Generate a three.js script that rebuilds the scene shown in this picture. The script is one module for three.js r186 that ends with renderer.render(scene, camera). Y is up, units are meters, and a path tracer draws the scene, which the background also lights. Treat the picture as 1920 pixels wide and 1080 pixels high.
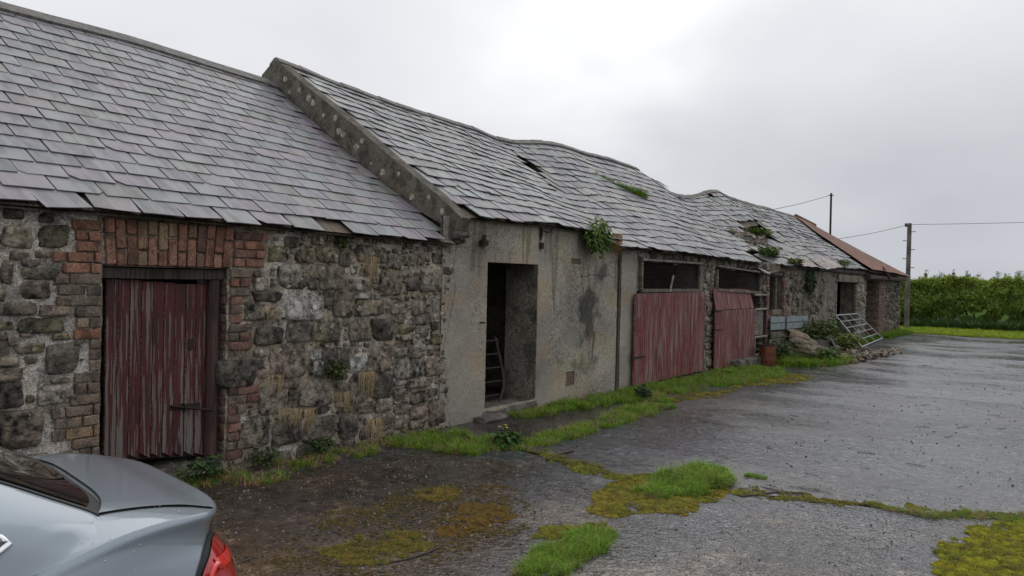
import * as THREE from 'three';
import { mergeGeometries } from 'three/addons/utils/BufferGeometryUtils.js';
import { ImprovedNoise } from 'three/addons/math/ImprovedNoise.js';

/* ------------------------------------------------------------------ camera, sky, sun, exposure */
const scene = new THREE.Scene();
const EYE = new THREE.Vector3(0, 1.847, 6.332);
const YAW = THREE.MathUtils.degToRad(36.866), PITCH = -0.01077, ROLL = THREE.MathUtils.degToRad(1.3);
const camera = new THREE.PerspectiveCamera(41.112, 16 / 9, 0.05, 1500);
{
  const ahead = new THREE.Vector3(Math.cos(YAW) * Math.cos(PITCH), Math.sin(PITCH), -Math.sin(YAW) * Math.cos(PITCH));
  const right = new THREE.Vector3(Math.sin(YAW), 0, Math.cos(YAW));
  const up = right.clone().cross(ahead);
  const r2 = right.clone().multiplyScalar(Math.cos(ROLL)).addScaledVector(up, Math.sin(ROLL));
  const u2 = up.clone().multiplyScalar(Math.cos(ROLL)).addScaledVector(right, -Math.sin(ROLL));
  camera.quaternion.setFromRotationMatrix(new THREE.Matrix4().makeBasis(r2, u2, ahead.clone().negate()));
  camera.position.copy(EYE);
  camera.updateMatrixWorld(true);
  camera.updateProjectionMatrix();
}
const renderer = new THREE.WebGLRenderer({ antialias: true });
renderer.toneMapping = THREE.LinearToneMapping;
renderer.toneMappingExposure = 1.12;
renderer.shadowMap.enabled = true;

const perlin = new ImprovedNoise();
const nz = (x, y = 0, z = 0) => perlin.noise(x, y, z);
const fbm = (x, y, z = 0, o = 4) => { let s = 0, a = 0.5; for (let i = 0; i < o; i++) { s += a * nz(x, y, z); x = x * 2.03 + 7.1; y = y * 2.03 + 3.7; z = z * 2.03 + 1.3; a *= 0.5; } return s; };
const clamp = THREE.MathUtils.clamp, lerp = THREE.MathUtils.lerp, sstep = THREE.MathUtils.smoothstep;

{ // overcast sky with a brighter break where the sun stands behind the cloud
  const W = 1024, H = 512, d = new Float32Array(W * H * 4);
  const glow = new THREE.Vector3(Math.cos(YAW - 0.135) * 0.94, 0.33, -Math.sin(YAW - 0.135) * 0.94).normalize();
  const left = new THREE.Vector3(Math.cos(YAW + 0.9), 0.25, -Math.sin(YAW + 0.9)).normalize();
  for (let j = 0; j < H; j++) {
    const el = ((j + 0.5) / H - 0.5) * Math.PI, y = Math.sin(el), c = Math.cos(el);
    for (let i = 0; i < W; i++) {
      const az = ((i + 0.5) / W - 0.5) * 2 * Math.PI, x = Math.cos(az) * c, z = Math.sin(az) * c;
      const h = Math.max(0, y), k = 1 / (h + 0.28);
      const cl = fbm(x * k * 1.2 + 4, z * k * 1.2, 3.3, 5), big = fbm(x * k * 0.5, z * k * 0.5 + 9, 7.7, 3);
      const dg = x * glow.x + y * glow.y + z * glow.z, dl = x * left.x + y * left.y + z * left.z;
      let L = 0.52 + 0.27 * sstep(h, 0.0, 0.6);
      L += 0.11 * Math.pow(Math.max(0, dl * 0.5 + 0.5), 2.5);
      L += 0.05 * Math.pow(Math.max(0, dg), 10) * (1 + cl * 2) + 0.20 * Math.pow(Math.max(0, dg), 130) * (1 + cl * 3.5);
      L *= 1 + cl * 0.17 + big * 0.18;
      const o = (j * W + i) * 4, t = clamp((L - 0.4) / 0.4, 0, 1);
      d[o] = L * lerp(0.95, 0.985, t); d[o + 1] = L * lerp(0.99, 1.0, t); d[o + 2] = L * lerp(1.075, 1.035, t); d[o + 3] = 1;
    }
  }
  const sky = new THREE.DataTexture(d, W, H, THREE.RGBAFormat, THREE.FloatType);
  sky.mapping = THREE.EquirectangularReflectionMapping;
  sky.magFilter = THREE.LinearFilter; sky.minFilter = THREE.LinearFilter;
  sky.colorSpace = THREE.LinearSRGBColorSpace; sky.needsUpdate = true;
  scene.background = sky; scene.environment = sky;
}
const sun = new THREE.DirectionalLight(new THREE.Color(1, 0.97, 0.93), 0.5);
sun.position.set(10 + 40 * Math.cos(YAW - 0.1), 42, -40 * Math.sin(YAW - 0.1));
sun.target.position.set(10, 0, 0);
sun.castShadow = true; sun.shadow.radius = 120; sun.shadow.mapSize.set(2048, 2048);
Object.assign(sun.shadow.camera, { left: -40, right: 45, top: 30, bottom: -30, near: 1, far: 160 });
scene.add(sun, sun.target);

/* ------------------------------------------------------------------ small helpers */
function rng(seed) { let s = seed | 0; return () => { s = (s + 0x6d2b79f5) | 0; let t = Math.imul(s ^ (s >>> 15), 1 | s); t = (t + Math.imul(t ^ (t >>> 7), 61 | t)) ^ t; return ((t ^ (t >>> 14)) >>> 0) / 4294967296; }; }
const taken = {};
function numbered(n) { const k = taken[n] = (taken[n] ?? -1) + 1; return k ? n + '_' + String(k).padStart(3, '0') : n; }
function tag(o, label, category, group, kind) { if (label) o.userData.label = label; if (category) o.userData.category = category; if (group) o.userData.group = group; if (kind) o.userData.kind = kind; return o; }
function thing(name, label, category, [x, y, z] = [0, 0, 0], turn = 0, group) {
  const o = new THREE.Group(); o.name = numbered(name); o.position.set(x, y, z); o.rotation.y = turn; scene.add(o);
  return tag(o, label, category, group);
}
function part(parent, name, geo, mat, stuff) {
  const m = new THREE.Mesh(geo, mat); m.name = parent === scene ? numbered(name) : name; m.castShadow = m.receiveShadow = true;
  if (stuff) m.userData.kind = 'stuff';
  parent.add(m); return m;
}
function paint(g, r, gg, b) { const n = g.attributes.position.count, a = new Float32Array(n * 3); for (let i = 0; i < n; i++) { a[i * 3] = r; a[i * 3 + 1] = gg; a[i * 3 + 2] = b; } g.setAttribute('color', new THREE.BufferAttribute(a, 3)); return g; }
function tint(g, c) { return paint(g, c[0], c[1], c[2]); }
function merge(list) {
  const any = list.some((g) => g.attributes.color);
  for (const g of list) {
    if (any && !g.attributes.color) paint(g, 1, 1, 1);
    for (const k of Object.keys(g.attributes)) if (!['position', 'normal', 'uv', 'color'].includes(k)) g.deleteAttribute(k);
  }
  const idx = list.every((g) => g.index), l = idx ? list : list.map((g) => (g.index ? g.toNonIndexed() : g));
  return mergeGeometries(l, false);
}
const at = (g, x, y, z) => g.translate(x, y, z);
function uvMetres(g, s = 1, ox = 0, oy = 0) { // planar uv by the dominant axis of each vertex normal
  const p = g.attributes.position, n = g.attributes.normal, u = new Float32Array(p.count * 2);
  for (let i = 0; i < p.count; i++) {
    const ax = Math.abs(n.getX(i)), ay = Math.abs(n.getY(i)), az = Math.abs(n.getZ(i));
    const a = az >= ax && az >= ay ? [p.getX(i), p.getY(i)] : ax >= ay ? [p.getZ(i), p.getY(i)] : [p.getX(i), p.getZ(i)];
    u[i * 2] = a[0] * s + ox; u[i * 2 + 1] = a[1] * s + oy;
  }
  g.setAttribute('uv', new THREE.BufferAttribute(u, 2)); return g;
}
function box(x0, x1, y0, y1, z0, z1) { return uvMetres(new THREE.BoxGeometry(x1 - x0, y1 - y0, z1 - z0).translate((x0 + x1) / 2, (y0 + y1) / 2, (z0 + z1) / 2)); }
// a board or beam with softly chamfered long edges and slightly uneven ends, lying along x
function beam(len, h, d, R, c = 0.006, along = 3) {
  const g = new THREE.BoxGeometry(len, h, d, along, 2, 2), p = g.attributes.position, j = [0, 0, 0].map(() => R() * 50);
  for (let i = 0; i < p.count; i++) {
    let x = p.getX(i), y = p.getY(i), z = p.getZ(i);
    const ey = Math.abs(y) > h / 2 - 1e-5, ez = Math.abs(z) > d / 2 - 1e-5;
    if (ey && ez) { y -= Math.sign(y) * c; z -= Math.sign(z) * c; }
    const q = x * 2.1 + j[0];
    p.setXYZ(i, x + 0.02 * h * nz(y * 30, z * 30, j[1]) * 4, y + h * 0.06 * nz(q, z * 9, j[2]), z + d * 0.06 * nz(q, y * 9, j[0]));
  }
  g.computeVertexNormals(); return uvMetres(g, 1, R() * 9, R() * 9);
}
function tube(pts, r, seg = 8, radial = 6, closed = false) {
  const c = new THREE.CatmullRomCurve3(pts.map((p) => new THREE.Vector3(...p)), closed, 'centripetal');
  return new THREE.TubeGeometry(c, seg, r, radial, closed);
}
function rod(a, b, r, radial = 8, r2 = r) {
  const A = new THREE.Vector3(...a), B = new THREE.Vector3(...b), L = A.distanceTo(B), g = new THREE.CylinderGeometry(r2, r, L, radial);
  g.applyQuaternion(new THREE.Quaternion().setFromUnitVectors(new THREE.Vector3(0, 1, 0), B.clone().sub(A).normalize()));
  return g.translate((A.x + B.x) / 2, (A.y + B.y) / 2, (A.z + B.z) / 2);
}
function curve(table) { // smooth interpolation of [x, y] rows
  const t = table; return (x) => {
    if (x <= t[0][0]) return t[0][1]; const n = t.length - 1; if (x >= t[n][0]) return t[n][1];
    let i = 0; while (x > t[i + 1][0]) i++;
    const [x0, y0] = t[i], [x1, y1] = t[i + 1], h = x1 - x0, u = (x - x0) / h;
    const m0 = i ? (y1 - t[i - 1][1]) / (x1 - t[i - 1][0]) : (y1 - y0) / h, m1 = i < n - 1 ? (t[i + 2][1] - y0) / (t[i + 2][0] - x0) : (y1 - y0) / h;
    const u2 = u * u, u3 = u2 * u;
    return (2 * u3 - 3 * u2 + 1) * y0 + (u3 - 2 * u2 + u) * h * m0 + (-2 * u3 + 3 * u2) * y1 + (u3 - u2) * h * m1;
  };
}
function grid(nx, ny, fn, colour) { // a sheet of (nx+1) x (ny+1) points; fn(u, v) -> [x, y, z, uvx, uvy]
  const P = [], U = [], C = [], I = [];
  for (let j = 0; j <= ny; j++) for (let i = 0; i <= nx; i++) {
    const a = fn(i / nx, j / ny, i, j); P.push(a[0], a[1], a[2]); U.push(a[3] ?? a[0], a[4] ?? a[1]);
    if (colour) C.push(...colour(a));
    if (i < nx && j < ny) { const k = j * (nx + 1) + i; I.push(k, k + 1, k + nx + 2, k, k + nx + 2, k + nx + 1); }
  }
  const g = new THREE.BufferGeometry();
  g.setAttribute('position', new THREE.Float32BufferAttribute(P, 3)); g.setAttribute('uv', new THREE.Float32BufferAttribute(U, 2));
  if (colour) g.setAttribute('color', new THREE.Float32BufferAttribute(C, 3));
  g.setIndex(I); g.computeVertexNormals(); return g;
}
const inside = (poly, x, y) => { let c = false; for (let i = 0, j = poly.length - 1; i < poly.length; j = i++) { const [a, b] = poly[i], [p, q] = poly[j]; if (b > y !== q > y && x < ((p - a) * (y - b)) / (q - b) + a) c = !c; } return c; };
const seen = (p) => { const v = p.clone().project(camera); return v.z < 1 && Math.abs(v.x) < 1.03 && Math.abs(v.y) < 1.05; };

/* ------------------------------------------------------------------ computed textures */
function latticeNoise(seed) { // value noise that repeats every `period` cells
  const R = rng(seed), T = new Float32Array(65536); for (let i = 0; i < 65536; i++) T[i] = R();
  const h = (x, y, px, py) => T[(((((y % py) + py) % py) * 269 + (((x % px) + px) % px)) * 31 + px) & 65535];
  return (u, v, px, py = px) => {
    const x = u * px, y = v * py, i = Math.floor(x), j = Math.floor(y), f = x - i, g = y - j, s = f * f * (3 - 2 * f), t = g * g * (3 - 2 * g);
    return lerp(lerp(h(i, j, px, py), h(i + 1, j, px, py), s), lerp(h(i, j + 1, px, py), h(i + 1, j + 1, px, py), s), t);
  };
}
const vn = latticeNoise(11), vm = latticeNoise(77);
const oct = (u, v, p, n, py = p, f = vn) => { let s = 0, a = 0.5, t = 0; for (let i = 0; i < n; i++) { s += a * f(u, v, p, py); t += a; p *= 2; py *= 2; a *= 0.5; } return s / t; };
function texture(W, H, n, fn, srgb) {
  const d = new Uint8Array(W * H * 4), out = [0, 0, 0];
  for (let j = 0; j < H; j++) for (let i = 0; i < W; i++) {
    const r = fn((i + 0.5) / W, (j + 0.5) / H, out), o = (j * W + i) * 4;
    if (n === 1) d[o] = d[o + 1] = d[o + 2] = clamp(r, 0, 1) * 255;
    else for (let c = 0; c < 3; c++) { const v = clamp(r[c], 0, 1); d[o + c] = 255 * (srgb ? (v <= 0.0031308 ? v * 12.92 : 1.055 * Math.pow(v, 1 / 2.4) - 0.055) : v); }
    d[o + 3] = 255;
  }
  const t = new THREE.DataTexture(d, W, H, THREE.RGBAFormat);
  t.wrapS = t.wrapT = THREE.RepeatWrapping; t.magFilter = THREE.LinearFilter; t.minFilter = THREE.LinearMipmapLinearFilter;
  if (srgb) t.colorSpace = THREE.SRGBColorSpace; t.needsUpdate = true; return t;
}
const scaled = (t, sx, sy = sx) => { const c = t.clone(); c.repeat.set(1 / sx, 1 / sy); c.needsUpdate = true; return c; };

// scattered round spots (lichen, pebbles) as a field that repeats
function spotField(N, count, rmin, rmax, seed) {
  const R = rng(seed), f = new Float32Array(N * N);
  for (let k = 0; k < count; k++) {
    const cx = R() * N, cy = R() * N, r = lerp(rmin, rmax, R() * R()), s = R() * 99, v = 0.55 + 0.45 * R();
    for (let y = -Math.ceil(r * 1.4); y <= r * 1.4; y++) for (let x = -Math.ceil(r * 1.4); x <= r * 1.4; x++) {
      const rr = Math.hypot(x, y) / (r * (1 + 0.35 * nz(Math.atan2(y, x) * 1.3 + s, s, x * 0.08)));
      if (rr < 1) { const i = ((((cy + y) | 0) + N) % N) * N + ((((cx + x) | 0) + N) % N); f[i] = Math.max(f[i], v * Math.min(1, (1 - rr) * 4)); }
    }
  }
  return (u, v) => f[(Math.floor(v * N) % N) * N + (Math.floor(u * N) % N)];
}
const lichen = spotField(1024, 230, 3, 20, 5), fleck = spotField(1024, 4200, 1, 5, 9), pebble = spotField(1024, 9000, 2, 6, 21);
const T = {};
T.rock = texture(1024, 1024, 3, (u, v, o) => { // mid grey that vertex colours multiply
  const a = oct(u, v, 6, 6), b = oct(u, v, 40, 3, 40, vm), c = oct(u, v, 14, 4, 14, vm);
  let k = 0.11 + 0.5 * a + 0.8 * (b - 0.5) + 0.36 * (c - 0.5); k *= sstep(oct(u + 0.37, v, 60, 2), 0.22, 0.42) * 0.5 + 0.5;
  const L = lichen(u, v) * (0.8 + 0.4 * b) * sstep(oct(u, v + 0.3, 3, 2), 0.36, 0.5), f = fleck(u, v) * sstep(oct(u + 0.6, v, 5, 2), 0.42, 0.62) * 0.75, m = Math.max(L, f);
  const g = sstep(oct(u, v + 0.21, 5, 3, 5, vm), 0.5, 0.75);
  o[0] = lerp(k * lerp(1, 1.02, g), 0.98, m * 0.85); o[1] = lerp(k * lerp(0.98, 1.06, g), 0.98, m * 0.85); o[2] = lerp(k * lerp(0.95, 0.72, g), 0.9, m * 0.85); return o;
}, true);
T.rockBump = texture(1024, 1024, 1, (u, v) => { const a = oct(u, v, 8, 6), b = oct(u, v, 60, 3, 60, vm); return 0.1 + 0.5 * a + 0.5 * b - 0.3 * (1 - sstep(oct(u + 0.37, v, 60, 2), 0.22, 0.42)) + 0.08 * lichen(u, v); });
T.mortar = texture(1024, 1024, 3, (u, v, o) => {
  const a = oct(u, v, 5, 5), b = oct(u, v, 90, 3, 90, vm), p = pebble(u, v); let k = 0.38 + 0.45 * a + 0.8 * (b - 0.5) + 0.3 * (p - 0.4);
  k *= lerp(0.55, 1, sstep(oct(u, v + 0.4, 9, 4, 9, vm), 0.3, 0.5)); const w = sstep(oct(u + 0.2, v, 4, 3, 4, vm), 0.45, 0.65);
  o[0] = k * lerp(1.0, 0.93, w); o[1] = k * lerp(0.95, 0.92, w); o[2] = k * lerp(0.88, 0.9, w); return o;
}, true);
T.mortarBump = texture(1024, 1024, 1, (u, v) => 0.15 + 0.4 * oct(u, v, 10, 4) + 0.3 * oct(u, v, 90, 3, 90, vm) + 0.25 * pebble(u, v));
T.slate = texture(1024, 1024, 3, (u, v, o) => { // 2 m tile, v runs up the slope
  const s = oct(u, v, 50, 3, 4), a = oct(u, v, 7, 5, 5, vm), f = oct(u, v, 180, 2, 20), w = sstep(oct(u + 0.5, v, 20, 3, 4, vm), 0.52, 0.66);
  let k = 0.66 + 0.22 * (a - 0.5) + 0.12 * (s - 0.5) + 0.10 * (f - 0.5); k *= 1 - 0.3 * w;
  const g = sstep(oct(u + 0.1, v + 0.6, 9, 3, 7), 0.62, 0.78);
  o[0] = k; o[1] = k * lerp(0.998, 1.0, g); o[2] = k * lerp(1.015, 0.99, g); return o;
}, true);
T.slateBump = texture(1024, 1024, 1, (u, v) => 0.5 + 0.7 * (oct(u, v, 30, 4, 8) - 0.5) + 0.4 * (oct(u, v, 120, 2, 60, vm) - 0.5));
T.slateRough = texture(512, 512, 1, (u, v) => 0.41 + 0.12 * (oct(u, v, 20, 3, 5) - 0.5) + 0.12 * (oct(u, v, 6, 3, 4, vm) - 0.5));
T.wood = texture(1024, 1024, 3, (u, v, o) => { // 1 m tile, grain along v
  const s = oct(u + 0.02 * oct(u, v, 4, 2, 3), v, 60, 3, 3), f = oct(u, v, 220, 2, 9, vm), a = oct(u, v, 5, 4, 4, vm);
  let k = 0.4 + 0.5 * (s - 0.5) * 1.2 + 0.5 * (f - 0.5) + 0.4 * (a - 0.5); k *= 1 - 0.7 * sstep(oct(u + 0.3, v, 70, 2, 2), 0.7, 0.78);
  o[0] = k * 1.04; o[1] = k * 0.99; o[2] = k * 0.93; return o;
}, true);
T.woodBump = texture(1024, 1024, 1, (u, v) => 0.55 + 0.5 * (oct(u + 0.02 * oct(u, v, 4, 2, 3), v, 60, 3, 3) - 0.5) + 0.35 * (oct(u, v, 220, 2, 9, vm) - 0.5) - 0.5 * sstep(oct(u + 0.3, v, 70, 2, 2), 0.7, 0.78));
function flaking(red, dark, bare, wear) { // paint flaking off grain
  return texture(1024, 1024, 3, (u, v, o) => {
    const g = oct(u, v, 64, 3, 4), f = oct(u, v, 200, 2, 12, vm), a = oct(u, v, 6, 4, 3, vm), n = oct(u, v, 90, 3, 7, vm);
    const wr = typeof wear === 'function' ? wear(v) : wear, off = sstep(n * 0.78 + a * 0.32 + 0.25 * (g - 0.5), wr, wr + 0.06), k = 0.55 + 0.9 * (g - 0.5) * 0.8 + 0.8 * (f - 0.5) * 0.6 + 0.3 * (a - 0.5) + 0.3;
    const t = sstep(oct(u + 0.5, v + 0.1, 9, 3, 5), 0.4, 0.7);
    for (let c = 0; c < 3; c++) o[c] = lerp(lerp(red[c], dark[c], t) * (0.55 + 0.6 * k), bare[c] * (0.35 + 0.95 * k), off);
    return o;
  }, true);
}
T.redBarn = flaking([0.08, 0.0145, 0.0145], [0.045, 0.013, 0.012], [0.125, 0.106, 0.094], (v) => 0.545 + 0.12 * v);
T.redShed = flaking([0.165, 0.031, 0.026], [0.105, 0.022, 0.019], [0.18, 0.13, 0.12], 0.60);
T.blueBoard = flaking([0.25, 0.295, 0.305], [0.19, 0.23, 0.24], [0.12, 0.12, 0.11], 0.66);
T.rust = texture(1024, 1024, 3, (u, v, o) => {
  const a = oct(u, v, 6, 6), b = oct(u, v, 40, 4, 6, vm), c = oct(u, v, 90, 2, 90, vm), k = 0.7 + 0.7 * (a - 0.5) + 0.35 * (b - 0.5) + 0.3 * (c - 0.5), t = sstep(b, 0.42, 0.7);
  o[0] = k * lerp(0.215, 0.285, t); o[1] = k * lerp(0.088, 0.125, t); o[2] = k * lerp(0.052, 0.068, t); return o;
}, true);
T.noise = texture(512, 512, 1, (u, v) => 0.6 * oct(u, v, 8, 5) + 0.4 * oct(u, v, 80, 2, 80, vm));

/* ------------------------------------------------------------------ materials */
const std = (o) => new THREE.MeshStandardMaterial({ roughness: 0.9, ...o });
const M = {
  stone: std({ color: 0xffffff, vertexColors: true, map: scaled(T.rock, 2), bumpMap: scaled(T.rockBump, 1.3), bumpScale: 0.022, roughness: 0.82 }),
  brick: std({ color: 0xffffff, vertexColors: true, map: scaled(T.mortar, 0.8), bumpMap: scaled(T.mortarBump, 0.6), bumpScale: 0.012, roughness: 0.85 }),
  mortar: std({ color: new THREE.Color(0.98, 0.93, 0.86), vertexColors: true, map: scaled(T.mortar, 1.1), bumpMap: scaled(T.mortarBump, 0.8), bumpScale: 0.03, roughness: 0.95 }),
  rubbleMortar: std({ color: new THREE.Color(0.50, 0.47, 0.41), map: scaled(T.mortar, 1.6), bumpMap: scaled(T.mortarBump, 0.9), bumpScale: 0.05 }),
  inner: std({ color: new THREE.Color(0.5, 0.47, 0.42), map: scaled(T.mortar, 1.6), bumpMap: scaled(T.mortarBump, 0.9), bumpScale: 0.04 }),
  soil: std({ color: new THREE.Color(0.045, 0.037, 0.028), bumpMap: scaled(T.mortarBump, 0.7), bumpScale: 0.02 }),
  slate: std({ color: 0xffffff, vertexColors: true, map: scaled(T.slate, 2), bumpMap: scaled(T.slateBump, 1.2), bumpScale: 0.0035, roughnessMap: T.slateRough, roughness: 1.1 }),
  oldSlate: std({ color: 0xffffff, vertexColors: true, map: scaled(T.slate, 1.3, 1.6), bumpMap: scaled(T.slateBump, 0.7, 1), bumpScale: 0.006, roughnessMap: T.slateRough, roughness: 1.1 }),
  boarding: std({ color: new THREE.Color(0.3, 0.25, 0.2), map: T.wood, roughness: 0.95 }),
  cement: std({ color: new THREE.Color(0.34, 0.32, 0.29), map: scaled(T.mortar, 0.9), bumpMap: scaled(T.mortarBump, 0.5), bumpScale: 0.012, roughness: 0.8 }),
  tile: std({ color: new THREE.Color(0.26, 0.25, 0.24), map: scaled(T.mortar, 0.5), bumpMap: scaled(T.mortarBump, 0.4), bumpScale: 0.006, roughness: 0.6 }),
  darkWood: std({ color: new THREE.Color(0.11, 0.085, 0.075), map: T.wood, bumpMap: T.woodBump, bumpScale: 0.006, roughness: 0.8 }),
  wood: std({ color: new THREE.Color(0.40, 0.35, 0.29), map: T.wood, bumpMap: T.woodBump, bumpScale: 0.008, roughness: 0.85 }),
  paleWood: std({ color: new THREE.Color(0.62, 0.58, 0.51), map: T.wood, bumpMap: T.woodBump, bumpScale: 0.008, roughness: 0.85 }),
  redBarn: std({ map: T.redBarn, bumpMap: T.woodBump, bumpScale: 0.006, roughness: 0.7 }),
  redShed: std({ map: T.redShed, bumpMap: T.woodBump, bumpScale: 0.009, roughness: 0.65 }),
  blueBoard: std({ map: T.blueBoard, bumpMap: T.woodBump, bumpScale: 0.006, roughness: 0.8 }),
  rust: std({ map: scaled(T.rust, 1.6), bumpMap: scaled(T.noise, 0.5), bumpScale: 0.002, roughness: 0.75 }),
  redPost: std({ color: new THREE.Color(0.14, 0.075, 0.07), map: T.wood, bumpMap: T.woodBump, bumpScale: 0.004, roughness: 0.7 }),
  iron: std({ color: new THREE.Color(0.07, 0.045, 0.035), map: scaled(T.noise, 0.3), roughness: 0.7, metalness: 0.3 }),
  galvanised: std({ color: new THREE.Color(0.42, 0.43, 0.44), roughness: 0.5, metalness: 0.4 }),
  pvc: std({ color: new THREE.Color(0.05, 0.05, 0.05), roughness: 0.5 }),
  blade: new THREE.MeshPhysicalMaterial({ color: 0xffffff, vertexColors: true, roughness: 0.75, specularIntensity: 0.35, transmission: 0.3, thickness: 0, side: THREE.DoubleSide }),
  leaf: new THREE.MeshPhysicalMaterial({ color: 0xffffff, roughness: 0.7, specularIntensity: 0.4, transmission: 0.3, thickness: 0, side: THREE.DoubleSide }),
  moss: new THREE.MeshPhysicalMaterial({ color: 0xffffff, roughness: 1, specularIntensity: 0.15 }),
  twig: std({ color: new THREE.Color(0.06, 0.045, 0.032), roughness: 0.8 }),
  pebble: std({ color: 0xffffff, roughness: 0.7 }),
};
const TONE = { d: [0.285, 0.25, 0.21], b: [0.48, 0.395, 0.315], o: [0.46, 0.405, 0.31], g: [0.54, 0.47, 0.385], l: [0.70, 0.645, 0.56], w: [0.88, 0.86, 0.81], r: [0.54, 0.285, 0.205], y: [0.52, 0.36, 0.235], p: [0.40, 0.225, 0.18], k: [0.40, 0.32, 0.25] };

/* ------------------------------------------------------------------ ground */
const jointX = curve([[-2, 6.9], [0.5, 6.8], [1.68, 6.68], [2.53, 6.46], [3, 6.5], [3.97, 6.68], [4.6, 6.94], [5.4, 7.12], [5.96, 7.4], [9, 8.6], [16, 10.6]]);
const groundH = (x, z) => 0.02 * fbm(x * 0.35, z * 0.35, 2, 3) + 0.006 * fbm(x * 2.2, z * 2.2, 5, 3);
const DIRT = [[2.0, 0.1], [4.6, 0.2], [6.2, 1.0], [6.1, 1.9], [5.2, 2.5], [4.4, 3.1], [3.0, 3.4], [1.5, 4]];
T.yard = texture(2048, 2048, 3, (u, v, o) => { // 9 m tile of wet, worn concrete: lies over x (v) and z (u)
  const a = oct(u, v, 7, 6), b = oct(u, v, 150, 3, 150, vm), s = oct(u, v, 14, 4, 120, vm), st = oct(u, v, 5, 3, 5, vm);
  let k = 0.24 + 0.25 * (a - 0.5) + 0.22 * (b - 0.5) + 0.16 * (s - 0.5);
  k *= 1 - 0.2 * sstep(s, 0.60, 0.74); k += 0.22 * sstep(b, 0.68, 0.8); k *= 1 - 0.5 * (1 - sstep(b, 0.2, 0.34)); k *= lerp(1, 0.8, sstep(st, 0.5, 0.7));
  const br = sstep(oct(u + 0.3, v + 0.2, 4, 5), 0.5, 0.72);
  o[0] = k * lerp(0.97, 1.06, br); o[1] = k * lerp(0.98, 0.97, br); o[2] = k * lerp(1.06, 0.86, br); return o;
}, true);
T.yardBump = texture(2048, 2048, 1, (u, v) => { const b = oct(u, v, 90, 3, 100), a = oct(u, v, 7, 4, 14); return 0.05 + 0.42 * b + 0.28 * a + 0.28 * pebble(u * 2, v * 2); });
T.yardRough = texture(1024, 1024, 1, (u, v) => { const a = oct(u, v, 5, 5, 9), b = oct(u, v, 70, 3, 110, vm); const w = sstep(oct(u + 0.3, v, 4, 5, 7, vm), 0.45, 0.62); return lerp(0.26, 0.11, w) + 0.5 * (a - 0.45) + 0.2 * (b - 0.5); });
M.yard = std({ color: new THREE.Color(0.285, 0.285, 0.298), vertexColors: true, map: scaled(T.yard, 9), bumpMap: scaled(T.yardBump, 2.6), bumpScale: 0.019, roughnessMap: scaled(T.yardRough, 8), roughness: 1.0 });
M.yardWorn = M.yard.clone(); M.yardWorn.bumpScale = 0.009; M.yardSmooth = M.yard.clone(); M.yardSmooth.bumpScale = 0.0022; // trodden smoother away from the dirt
function groundTint(a) {
  const [x, , z] = a; let r = 1, g = 1, b = 1;
  const q = inside(DIRT, x + 0.5 * fbm(x * 1.7, z * 1.7, 1, 4), z + 0.5 * fbm(x * 1.7, z * 1.7, 8, 4)) ? 1 : 0, n = fbm(x * 3, z * 3, 4, 4);
  const near = sstep(0.9 * fbm(x * 0.9, z * 0.9, 6, 4) + (6.4 - x) * 0.16, -0.05, 0.3);
  if (near > 0) { r *= lerp(1, 1.05, near); g *= lerp(1, 0.93, near); b *= lerp(1, 0.8, near); }
  if (q) { r *= 0.86 + 0.7 * n; g *= 0.69 + 0.55 * n; b *= 0.54 + 0.42 * n; }
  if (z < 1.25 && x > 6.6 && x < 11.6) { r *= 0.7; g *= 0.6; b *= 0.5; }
  const p = sstep(fbm(x * 1.5 + 3, z * 1.5, 9, 4), 0.12, 0.2) * near; r *= 1 + 0.7 * p; g *= 1 + 0.6 * p; b *= 1 + 0.42 * p;
  return [r, g, b];
}
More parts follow.
